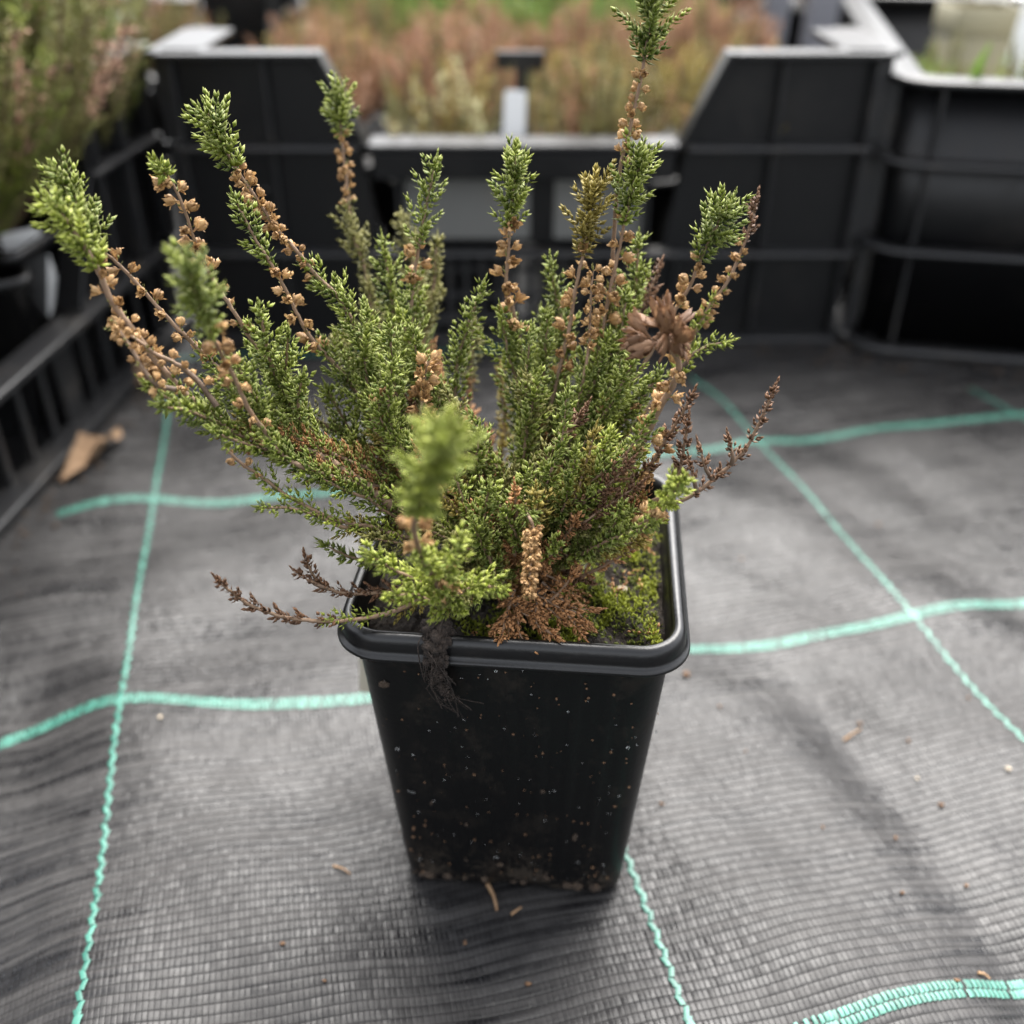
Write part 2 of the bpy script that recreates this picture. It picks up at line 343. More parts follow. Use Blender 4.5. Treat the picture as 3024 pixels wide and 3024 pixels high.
# ------------------------------------------------------------------ crates
def part_box(name, parent, fr, s0, s1, n0, n1, z0, z1, mat='crate'):
    a = fr(s0, n0, z0); b = fr(s1, n1, z1)
    if name in ('rail', 'rib', 'bottom_rail', 'slat') and mat == 'crate': mat = 'crate_worn'
    me = box_mesh(name, min(a[0], b[0]), max(a[0], b[0]), min(a[1], b[1]), max(a[1], b[1]), z0, z1, M[mat])
    return link(name, me, parent)
def poly_part(name, parent, fr, poly, n0, n1, mat='crate'):
    return link(name, prism_mesh(name, poly, n0, n1, M[mat], fr), parent)
ZA, ZB, ZT = .127, .063, .175
def short_side(c, fr, W, detail=True):
    T = .0028; t1, t2 = .085, .108
    for m in (0, 1):
        f = (lambda s, n, z: fr(s, n, z)) if m == 0 else (lambda s, n, z: fr(W-s, n, z))
        poly_part('wall_panel', c, f, [(0,.002),(.125,.002),(.125,ZB),(.118,ZB),(t2,ZA),(t1,ZT),(0,ZT)], -T, 0)
        poly_part('top_rim', c, f, [(-.004,ZT),(t1,ZT),(t1-.001,ZT+.0035),(-.004,ZT+.0035)], -.006, .013)
        poly_part('slope_rim', c, f, [(t1-.001,ZT+.0035),(t1+.0015,ZT),(t2+.0015,ZA),(t2+.006,ZA),(t1+.005,ZT+.0035)], -.006, .012)
        part_box('rail', c, f, 0, t2, 0, .0135, ZA-.003, ZA)
        for s in (.0015, .055, .108):
            top = ZT if s < .1 else ZB-.003
            z0 = .005
            for za, zb in ((z0, ZB-.003), (ZB, ZA-.003), (ZA, ZT)):
                if zb <= top+1e-6: part_box('rib', c, f, s, s+.0026, 0, .0085, za+.0002, zb-.0002)
    part_box('rail', c, fr, 0, W, 0, .0145, ZB-.003, ZB)
    part_box('bottom_rail', c, fr, 0, W, 0, .012, .001, .005)
    part_box('handle_rim', c, fr, t2+.006, W-t2-.006, -.010, .016, ZA-.002, ZA+.002)
    part_box('handle_lip', c, fr, t2+.008, W-t2-.008, .011, .0158, ZA-.018, ZA-.0022)
    k = 58
    for q in range(k):                                  # grip ticks on the handle rim
        s = t2+.012+(W-2*t2-.024)*q/(k-1)
    # recessed handle panel with light grey plates, side webs
    part_box('wall_panel', c, fr, .128, W-.128, -.008, -.005, ZB, ZA-.003)
    for a, b in ((.133,.211),(.226,.282)):
        part_box('label_plate', c, fr, a*W/.413, b*W/.413, -.0048, -.0028, ZB+.004, .1060, 'crate_grey')
    part_box('rib', c, fr, .128, .1306, -.005, .006, ZB+.0002, ZA-.003); part_box('rib', c, fr, W-.1306, W-.128, -.005, .006, ZB+.0002, ZA-.003)
    # perforated lower wall
    x0, x1 = .1255, W-.1255; zs = [.005, .016, .032, .048, ZB-.003]
    for z in (0, 1, 2):
        zz = (.010, .028, .046)[z]; part_box('slat', c, fr, x0, x1, -T, 0, zz, zz+(.004 if z else .006))
    nb = 15
    for q in range(nb+1):
        s = x0+(x1-x0-.005)*q/nb; part_box('slat', c, fr, s, s+.005, -T*.85, -.0003, .0055, ZB-.0032)
def long_side(c, fr, L):
    T = .0028; t1, t2 = .085, .135
    for m in (0, 1):
        f = (lambda s, n, z: fr(s, n, z)) if m == 0 else (lambda s, n, z: fr(L-s, n, z))
        poly_part('wall_panel', c, f, [(0,ZB),(t2,ZB),(t1+.01,ZA),(t1,ZT),(0,ZT)], -T, 0)
        poly_part('top_rim', c, f, [(-.004,ZT),(t1,ZT),(t1-.001,ZT+.0035),(-.004,ZT+.0035)], -.020, .012)
        part_box('rail', c, f, 0, t1+.01, 0, .0115, ZA-.003, ZA)
        for s in (.0015, .045, .083):
            part_box('rib', c, f, s, s+.0026, 0, .009, ZA+.0002, ZT-.0002); part_box('rib', c, f, s, s+.0026, 0, .009, ZB+.0002, ZA-.0032)
        poly_part('slope_rim', c, f, [(t1-.001,ZT+.0035),(t1+.0015,ZT),(t1+.0115,ZA),(t2+.0015,ZB+.003),(t2+.007,ZB+.003),(t1+.015,ZA),(t1+.006,ZT+.0035)], -.005, .010)
    part_box('rail', c, fr, 0, L, -.004, .013, ZB-.005, ZB)
    part_box('bottom_rail', c, fr, 0, L, -.004, .012, .001, .0075)
    n = 24
    for q in range(n+1):
        s = .004+(L-.013)*q/n; wide = q % 6 == 0
        part_box('slat', c, fr, s-(.007 if wide else 0), s+.005+(.007 if wide else 0), -T, 0, .0073, ZB-.0048)
def crate(loc, rz, W, L, label, group=None, sides='slsl'):
    c = empty('plant_crate', (*loc, 0), rz); tag(c, label, 'crate', group)
    h, g = W/2, L/2
    frames = {'f': lambda s, n, z: (-h+s, -g-n, z), 'b': lambda s, n, z: (h-s, g+n, z), 'r': lambda s, n, z: (h+n, -g+s, z), 'l': lambda s, n, z: (-h-n, g-s, z)}
    short_side(c, frames['f'], W); short_side(c, frames['b'], W); long_side(c, frames['r'], L); long_side(c, frames['l'], L)
    for sx in (-1, 1):
        for sy in (-1, 1):
            x, y = sx*(h-.0008), sy*(g-.0008)
            link('corner_post', box_mesh('corner_post', min(x, x-sx*.005), max(x, x-sx*.005), min(y, y-sy*.005), max(y, y-sy*.005), .0005, ZT-.001, M['crate']), c)
    link('floor_panel', box_mesh('floor_panel', -h+.003, h-.003, -g+.003, g-.003, .004, .007, M['crate']), c)
    return c
bc = crate((.0068, .640+.30), 0, .413, .60, 'black notched crate of brown heathers behind the potted heather', 'notched black plant crates')
# left crate: its right wall runs along the measured foot line
p0, p1 = np.array([-.243, .397]), np.array([-.224, .600]); dl = (p1-p0)/np.linalg.norm(p1-p0); aL = math.atan2(-dl[0], dl[1]); nl = np.array([-dl[1], dl[0]])
ctr = p0+dl*(.27-.30)+nl*(.2065+.012)
lc = crate(ctr, aL, .413, .60, 'black slatted crate of tall green heathers with a white label', 'notched black plant crates')
LCM = Matrix.Translation((*ctr, 0)) @ Matrix.Rotation(aL, 4, 'Z')
fc = crate((ctr[0]-.01, ctr[1]+.635), R(-3), .413, .60, 'black crate of pink brown heathers behind the slatted crate', 'notched black plant crates')
gc = crate((-.02, 1.60), R(4), .413, .60, 'far black crate of bright green heathers behind the notched crate', 'notched black plant crates')

# right crate: rounded corners, solid ribbed wall
def ring(hx, hy, r, n=8, edge=2):
    pts = []
    for cx, cy, a0 in ((hx-r, hy-r, 0), (-hx+r, hy-r, 90), (-hx+r, -hy+r, 180), (hx-r, -hy+r, 270)):
        for k in range(n+1):
            a = R(a0+90*k/n); pts.append((cx+r*math.cos(a), cy+r*math.sin(a)))
    return np.array(pts)
def loft(rings, closed_profile=False):
    n = len(rings[0]); V = np.vstack(rings); F = []
    m = len(rings)
    for i in range(m if closed_profile else m-1):
        for j in range(n): F.append((i*n+j, i*n+(j+1) % n, ((i+1) % m)*n+(j+1) % n, ((i+1) % m)*n+j))
    return V, np.array(F)
def rr3(hx, hy, r, z, n=8): p = ring(hx, hy, r, n); return np.column_stack([p, np.full(len(p), z)])
def round_crate(loc, rz, W, L, H, label):
    c = empty('plant_crate', (*loc, 0), rz); tag(c, label, 'crate')
    h, g, r = W/2, L/2, .020
    V, F = loft([rr3(h-.001, g-.001, r, .002), rr3(h, g, r, H), rr3(h-.003, g-.003, r-.003, H), rr3(h-.004, g-.004, r-.003, .004)], True)
    link('wall_panel', mesh_np('wall_panel', V, F, M['crate'], False), c)
    def flange(name, z, t, d, inn=.002):
        V, F = loft([rr3(h-inn, g-inn, r-inn, z-t), rr3(h+d-.001, g+d-.001, r+d-.001, z-t), rr3(h+d, g+d, r+d, z-t+.0008), rr3(h+d, g+d, r+d, z-.0008), rr3(h+d-.001, g+d-.001, r+d-.001, z), rr3(h-inn, g-inn, r-inn, z)], True)
        link(name, mesh_np(name, V, F, M['crate_worn' if 'rail' in name else 'crate'], False), c)
    flange('top_rim', H+.003, .004, .010, .010); flange('rail', .122, .0035, .013); flange('rail', .070, .0035, .013); flange('bottom_rail', .006, .005, .013)
    for side in (0, 1):
        n = 7 if side == 0 else 5; ln = (W if side == 0 else L)-2*r
        for sgn in (-1, 1):
            for q in range(n):
                s = -ln/2+ln*q/(n-1)
                for za, zb in ((.0062,.0663),(.0702,.1183),(.1222,H-.0012)):
                    if side == 0: me = box_mesh('rib', s-.0013, s+.0013, sgn*g-(.008 if sgn < 0 else 0), sgn*g+(.008 if sgn > 0 else 0), za, zb, M['crate_worn'])
                    else: me = box_mesh('rib', sgn*h-(.008 if sgn < 0 else 0), sgn*h+(.008 if sgn > 0 else 0), s-.0013, s+.0013, za, zb, M['crate_worn'])
                    link('rib', me, c)
    for x in (-.165, -.147, -.06, -.042):                      # pale slots low in the front face
        link('slot_plate', box_mesh('slot_plate', x, x+.010, -g-.0012, -g-.0002, .078, .102, M['crate_grey']), c)
    link('floor_panel', box_mesh('floor_panel', -h+.005, h-.005, -g+.005, g-.005, .004, .007, M['crate']), c)
    return c
q0, q1 = np.array([.225, .617]), np.array([.325, .5975]); dr = (q1-q0)/np.linalg.norm(q1-q0); aR = math.atan2(dr[1], dr[0]); nr = np.array([-dr[1], dr[0]])
rcen = q0+dr*.30+nr*(.20+.009)
rc = round_crate(rcen, aR, .60, .40, .163, 'black round cornered crate with ribbed wall and low green plants')
RCM = Matrix.Translation((*rcen, 0)) @ Matrix.Rotation(aR, 4, 'Z')

# ------------------------------------------------------------------ foliage engine
class Leaves:
    """collects scale leaves; each is a keeled lens of 6 triangles"""
    def __init__(s): s.rows = []
    def add(s, P, D, O, L, W, T): s.rows.append((P, D, O, L, W, T))
    def empty(s): return not s.rows
    def build(s, name, mat, parent, origin):
        P, D, O, L, W, T = (np.concatenate([r[i] for r in s.rows]) for i in range(6))
        D = D/(np.linalg.norm(D, axis=1)[:, None]+1e-9); Sd = np.cross(D, O); Sd /= np.linalg.norm(Sd, axis=1)[:, None]+1e-9; O = np.cross(Sd, D)
        L_, W_ = L[:, None], W[:, None]
        v0 = P; vl = P+D*L_*.5+Sd*W_*.5-O*W_*.05; vr = P+D*L_*.5-Sd*W_*.5-O*W_*.05
        vk = P+D*L_*.45+O*W_*.26; vt = P+D*L_-O*L_*.14; vi = P+D*L_*.5-O*W_*.06
        V = np.stack([v0, vl, vr, vk, vt, vi], 1).reshape(-1, 3)-np.asarray(origin)
        b = np.arange(len(P))[:, None]*6
        F = np.concatenate([b+np.array([f]) for f in ((0,1,3),(1,4,3),(0,3,2),(3,4,2),(0,5,1),(1,5,4),(0,2,5),(5,2,4))])
        e = np.tile([0.1, 1, 1, 0.0, 1.0, .35], len(P)); t = np.repeat(T, 6)
        o = link(name, mesh_np(name, V, F, mat, True, {'tint': t, 'edge': e}), parent); o['kind'] = 'stuff'
        return o
def perp(d):
    a = np.cross(d, (0.3, .5, .81)); n = np.linalg.norm(a)
    if n < 1e-6: a = np.cross(d, (1, 0, 0)); n = np.linalg.norm(a)
    a = a/n; return a, np.cross(d, a)
def shoot(lv, p, d, L, leaf=.002, spc=.00048, open0=42, open1=14, base_t=.5, curl=None, wid=.36):
    """a side shoot: four ranks of scale leaves along a short axis"""
    d = d/np.linalg.norm(d); n = max(2, int(L/spc)); a, b = perp(d)
    k = np.arange(n); f = k/max(1, n-1)
    end = np.array([0, 0, 1.0])*.22 if curl is None else curl
    ax = p+d*(f*L)[:, None]+end*((f**2)*L*.5)[:, None]
    dd = d+end*(f[:, None]); dd /= np.linalg.norm(dd, axis=1)[:, None]
    ph = rng.uniform(0, 6.28)
    for h in (0, np.pi):
        ang = ph+h+k*np.pi/2+rng.normal(0, .18, n)
        o = np.cos(ang)[:, None]*a+np.sin(ang)[:, None]*b
        op = np.radians(open0+(open1-open0)*f**1.5+rng.normal(0, 6, n))
        D = dd*np.cos(op)[:, None]+o*np.sin(op)[:, None]
        O = o*np.cos(op)[:, None]-dd*np.sin(op)[:, None]
        ln = leaf*(1-.25*f)*rng.uniform(.8, 1.15, n)
        lv.add(ax, D, O, ln, ln*wid*rng.uniform(.85, 1.15, n), np.clip(base_t+.25*(f-.4)+rng.normal(0, .16, n), 0, 1))

FLOWERS = []
def make_flower(k):
    """dried heather bell: papery sepals, ragged and curled, over a dark throat"""
    r = np.random.default_rng(100+k); Vs, Fs, inn = [], [], []; o = 0
    openness = [.02, .30, .12, .55, .20, .0][k]
    def petal(phi, R0, H, half, op, inner, crum, lift=0.0):
        nonlocal o
        A, B = np.meshgrid(np.linspace(-1, 1, 5), np.linspace(0, 1, 7)); cr = r.normal(0, crum, A.shape); w1, w2 = r.uniform(0, 6, 2)
        prof = np.sin(np.pi*(.10+(.80-.42*op)*B))**.8*R0*(1+.16*np.sin(5*B+w1)*A)
        wdt = half*np.sin(np.pi*np.clip(.16+.78*B, 0, 1))**.6
        ph = phi+A*wdt+.25*B*np.sin(w2); rr = prof*(1-.16*A*A+cr)
        z = H*(B-.16*B*B*A*A)+cr*H*.5*B+lift
        tipc = np.clip(B-.75, 0, 1)*4; rr = rr+tipc*(op-.12)*R0*r.uniform(.2, .9); z = z-tipc*op*.18*H
        Vs.append(np.stack([rr*np.cos(ph), rr*np.sin(ph), z], -1).reshape(-1, 3))
        i = (np.arange(6)[:, None]*5+np.arange(4)[None]).ravel(); Fs.append(np.stack([i, i+1, i+6, i+5], -1)+o); o += 35
        inn.append(np.clip(inner+r.normal(0, .12)+.25*tipc*r.random(), 0, 1).ravel())
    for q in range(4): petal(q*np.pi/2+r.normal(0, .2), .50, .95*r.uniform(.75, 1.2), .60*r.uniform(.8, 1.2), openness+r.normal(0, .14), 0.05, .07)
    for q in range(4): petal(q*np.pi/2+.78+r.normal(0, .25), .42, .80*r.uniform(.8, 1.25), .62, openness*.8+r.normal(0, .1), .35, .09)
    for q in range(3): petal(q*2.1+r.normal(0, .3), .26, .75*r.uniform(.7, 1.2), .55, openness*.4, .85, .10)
    for q in range(2): petal(r.uniform(0, 6.28), .55, .45, .35, .8, .15, .12, -.06)
    V, F = tube_np(np.array([[0,0,-.34],[0,0,-.15],[0,0,.10]]), np.array([.07,.08,.16]), 6); Vs.append(V); Fs.append(F+o); o += len(V); inn.append(np.full(len(V), .2))
    V = np.vstack(Vs); V[:, :2] *= 1.0
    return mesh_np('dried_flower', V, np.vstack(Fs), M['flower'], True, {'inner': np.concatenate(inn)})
FLOWERS = [make_flower(k) for k in range(6)]
WITHERED = []
for k in (1, 3, 4):
    me = FLOWERS[k].copy(); me.name = 'withered_flower'; me.materials[0] = M['withered']; WITHERED.append(me)
def put_flower(parent, p, d, size, origin, name='dried_flower', closed=False):
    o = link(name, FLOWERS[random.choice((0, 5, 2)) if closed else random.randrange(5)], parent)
    q = Vector(d).to_track_quat('Z', 'Y') @ Quaternion((0,0,1), random.uniform(0, 6.28))
    o.rotation_mode = 'QUATERNION'; o.rotation_quaternion = q; o.scale = (size*.86*random.uniform(.9, 1.1), size*.86*random.uniform(.85, 1.1), size*.86)
    o.location = Vector(p)-Vector(origin)+Vector(d).normalized()*size*.24
    return o

# ------------------------------------------------------------------ the pot
POT = np.array([.0030, .2413]); PYAW = R(-5.1); PH = .110
pot = empty('plant_pot', (*POT, 0), PYAW); tag(pot, 'square tapered black plastic pot with rolled rim, speckled with dirt', 'pot')
def sq_ring(half, r, z, n_edge=44, n_c=8, f=None):
    pts = []
    for side in range(4):
        a0 = side*90-90
        ca, sa = math.cos(R(side*90)), math.sin(R(side*90))
        L = half-r
        for i in range(n_edge): pts.append((-L+2*L*i/n_edge, -half, side))
        for i in range(n_c): a = R(-90+90*i/n_c); pts.append((L+r*math.cos(a), -L+r*math.sin(a), side))
    out = []
    for x, y, side in pts:
        rb = 0.0
        if f: rb = f(x/half, side)
        y2 = y+rb; ca, sa = math.cos(R(side*90)), math.sin(R(side*90)); out.append((x*ca-y2*sa, x*sa+y2*ca, z))
    return np.array(out)
def ribf(amt):
    def f(t, side):
        if abs(t) > .86: return 0
        q = (t*4.6+.5) % 1.0-.5; return -amt*math.exp(-(q/.10)**2)+amt*.5*math.exp(-((q-.2)/.1)**2)
    return f
rings = []
hz = lambda z: .0340+(.0417-.0340)*(z/.1035)
prof = [(.0, -.0030), (.0008, -.0012), (.0025, 0)]+[(z, 0) for z in np.linspace(.006, .1035, 14)]
for z, dh in prof:
    rg = sq_ring(hz(z)+dh, .0075+.0015*z/.1, z, f=ribf(.00045 if .006 < z < .100 else 0))
    if z < .02:                                        # small drainage arches at the foot of each side
        xl = rg[:, 0]; yl = rg[:, 1]
        for ax_, ot in ((xl, yl), (yl, xl)):
            m = np.abs(ot) > .028; rg[:, 2] += np.where(m, .0026*np.exp(-((ax_-.001)/.0055)**4)*(1-z/.02), 0)
    rings.append(rg)
inner = [sq_ring(hz(.1035)-.0012, .008, .1035), sq_ring(hz(.06)-.0012, .008, .06), sq_ring(hz(.004)-.0015, .007, .004)]
V, F = loft(rings); link('pot_wall', mesh_np('pot_wall', V, F, M['pot']), pot)
V, F = loft([sq_ring(.0412, .008, .1085)]+inner); link('inner_wall', mesh_np('inner_wall', V, F, M['pot']), pot)
bm = bmesh.new(); bv = [bm.verts.new(p) for p in sq_ring(.0325, .007, .0028, 6, 4)]; bm.faces.new(bv); link('pot_base', bm_mesh('pot_base', bm, M['pot']), pot)
rp = [(.0414,.1030),(.0448,.1027),(.0461,.1027),(.04635,.1030),(.04635,.1037),(.0460,.1041),(.0452,.1044),(.0451,.1056),(.0450,.1075),(.0446,.1089),(.0438,.1097),(.0429,.1100),(.0421,.1097),(.0415,.1089),(.0412,.1075),(.0411,.1040)]
V, F = loft([sq_ring(h, .0085+(h-.041)*.9, z, 30, 10) for h, z in rp]); link('pot_rim', mesh_np('pot_rim', V, F, M['rim']), pot)
def sprinkle(name, n, mat, smin, smax, flat, faces, zpow=1.0):
    Vs, Fs, o = [], [], 0
    bmx = bmesh.new(); bmesh.ops.create_icosphere(bmx, subdivisions=1, radius=1); BV = np.array([v.co[:] for v in bmx.verts]); BF = np.array([[v.index for v in f.verts] for f in bmx.faces]); bmx.free()
    for _ in range(n):
        side = random.choice(faces); z = .004+.097*random.random()**zpow; t = random.uniform(-.9, .9)*hz(z); h = hz(z)
        s = random.uniform(smin, smax)*random.random()**.5
        v = BV*s*np.array([random.uniform(.7, 1.3), flat, random.uniform(.8, 1.5)])*(1+rng.normal(0, .12, (len(BV), 1)))
        v = v+np.array([t, -h-.0002, z]); ca, sa = math.cos(R(side*90)), math.sin(R(side*90))
        Vs.append(np.column_stack([v[:, 0]*ca-v[:, 1]*sa, v[:, 0]*sa+v[:, 1]*ca, v[:, 2]])); Fs.append(BF+o); o += len(BV)
    ob = link(name, mesh_np(name, np.vstack(Vs), np.vstack(Fs), mat), pot); ob['kind'] = 'stuff'
sprinkle('water_droplets', 170, M['water'], .0002, .0007, .55, (0, 0, 0, 1, 3))
sprinkle('dirt_specks', 260, M['crumb'], .00006, .0007, .3, (0, 0, 0, 1, 3))
sprinkle('dirt_patches', 70, M['dirtcrumb'], .0006, .0024, .10, (0, 0, 0, 1, 3), 7.0)

# compost, moss
PM = Matrix.Translation((*POT, 0)) @ Matrix.Rotation(PYAW, 4, 'Z')
SOILZ = .1015
n = 90; a = np.linspace(-.0408, .0408, n); SX, SY = np.meshgrid(a, a)
def soil_h(x, y): return SOILZ+.0012*np.sin(210*x+1)*np.sin(170*y)+.0009*np.sin(530*x+330*y)+.0014*ss(x, .0, .02)*(1-ss(y, .015, .035))-.003*ss(np.maximum(np.abs(x), np.abs(y)), .034, .0408)
SZ = soil_h(SX, SY)+rng.normal(0, .00045, SX.shape)
i = (np.arange(n-1)[:, None]*n+np.arange(n-1)[None]).ravel()
soil = link('compost', mesh_np('compost', np.stack([SX, SY, SZ], -1).reshape(-1, 3), np.stack([i, i+1, i+n+1, i+n], -1), M['soil']))
soil.location = (*POT, 0); soil.rotation_euler = (0, 0, PYAW); tag(soil, 'dark lumpy compost filling the square black pot', 'compost', kind='stuff')
mo = Leaves()
for _ in range(3000):
    x = random.uniform(-.036, .0385); y = random.uniform(-.0385, .036)
    dens = float(ss(np.array(x), -.016, .004)*(.35+.65*(1-ss(np.array(y), .0, .03))))+.45*math.exp(-((x+.008)/.012)**2-((y+.034)/.008)**2)
    if random.random() > dens*(0.35+.9*(math.sin(160*x+1)*math.sin(190*y+2) > -.35)): continue
    p = np.array([x, y, float(soil_h(x, y))-.0003]); tlt = np.array([random.gauss(0, .3), random.gauss(0, .3), 1])
    cl = .5+.5*math.sin(230*x+1.3)*math.sin(260*y+.4)+random.gauss(0, .18); shoot(mo, p, tlt, .0006+.0034*max(0, cl)*random.uniform(.5, 1.2), random.uniform(.0015, .0025), .0008, 70, 36, min(1, max(0, cl*1.05-.12)), curl=np.zeros(3), wid=.46)
moss = mo.build('moss', M['moss'], None, (0, 0, 0)); moss.location = (*POT, 0); moss.rotation_euler = (0, 0, PYAW); tag(moss, 'bright green moss growing on the compost in the black pot', 'moss')
lit = Leaves()
for _ in range(34):
    x = random.uniform(-.03, .038); y = random.uniform(-.0385, .03); p = np.array([x, y, float(soil_h(x, y))+.0020])
    shoot(lit, p, np.array([random.gauss(0, 1), random.gauss(0, 1), .15]), random.uniform(.002, .006), .0019, .0009, 45, 20, random.random(), curl=np.zeros(3), wid=.5)
litter = lit.build('plant_litter', M['rust'], None, (0, 0, 0)); litter.location = (*POT, 0); litter.rotation_euler = (0, 0, PYAW); tag(litter, 'rusty fallen heather bits lying on the moss in the pot', 'litter')
def pebble(name, p, s, mat, seed, sub=2, flat=.7):
    bmx = bmesh.new(); bmesh.ops.create_icosphere(bmx, subdivisions=sub, radius=s); r = random.Random(seed)
    kx, ky = r.uniform(.8, 1.3), r.uniform(.8, 1.3); ph = [r.uniform(0, 6) for _ in range(3)]
    for v in bmx.verts:
        q = v.co/s; w = 1+.18*math.sin(3*q.x+ph[0])+.15*math.sin(4*q.y+ph[1])+.12*math.sin(5*q.z+ph[2]); v.co = Vector((v.co.x*kx*w, v.co.y*ky*w, v.co.z*flat*w))
    o = link(name, bm_mesh(name, bmx, mat, True)); o.location = p; return o
for k, (x, y, s) in enumerate(((-.0105,-.0375,.0016),(.0105,-.0372,.0011),(.0125,-.0360,.0013),(.0005,-.0365,.0009),(.0205,-.0378,.0010),(.029,-.010,.0012),(.012,-.0385,.0008))):
    w = PM @ Vector((x, y, float(soil_h(x, y))+s*.35+.0006)); tag(pebble('grit_grain', w, s, M['grit'], k), 'small pale grit grain on the compost inside the pot rim', 'grit', 'pale grit grains on the compost')

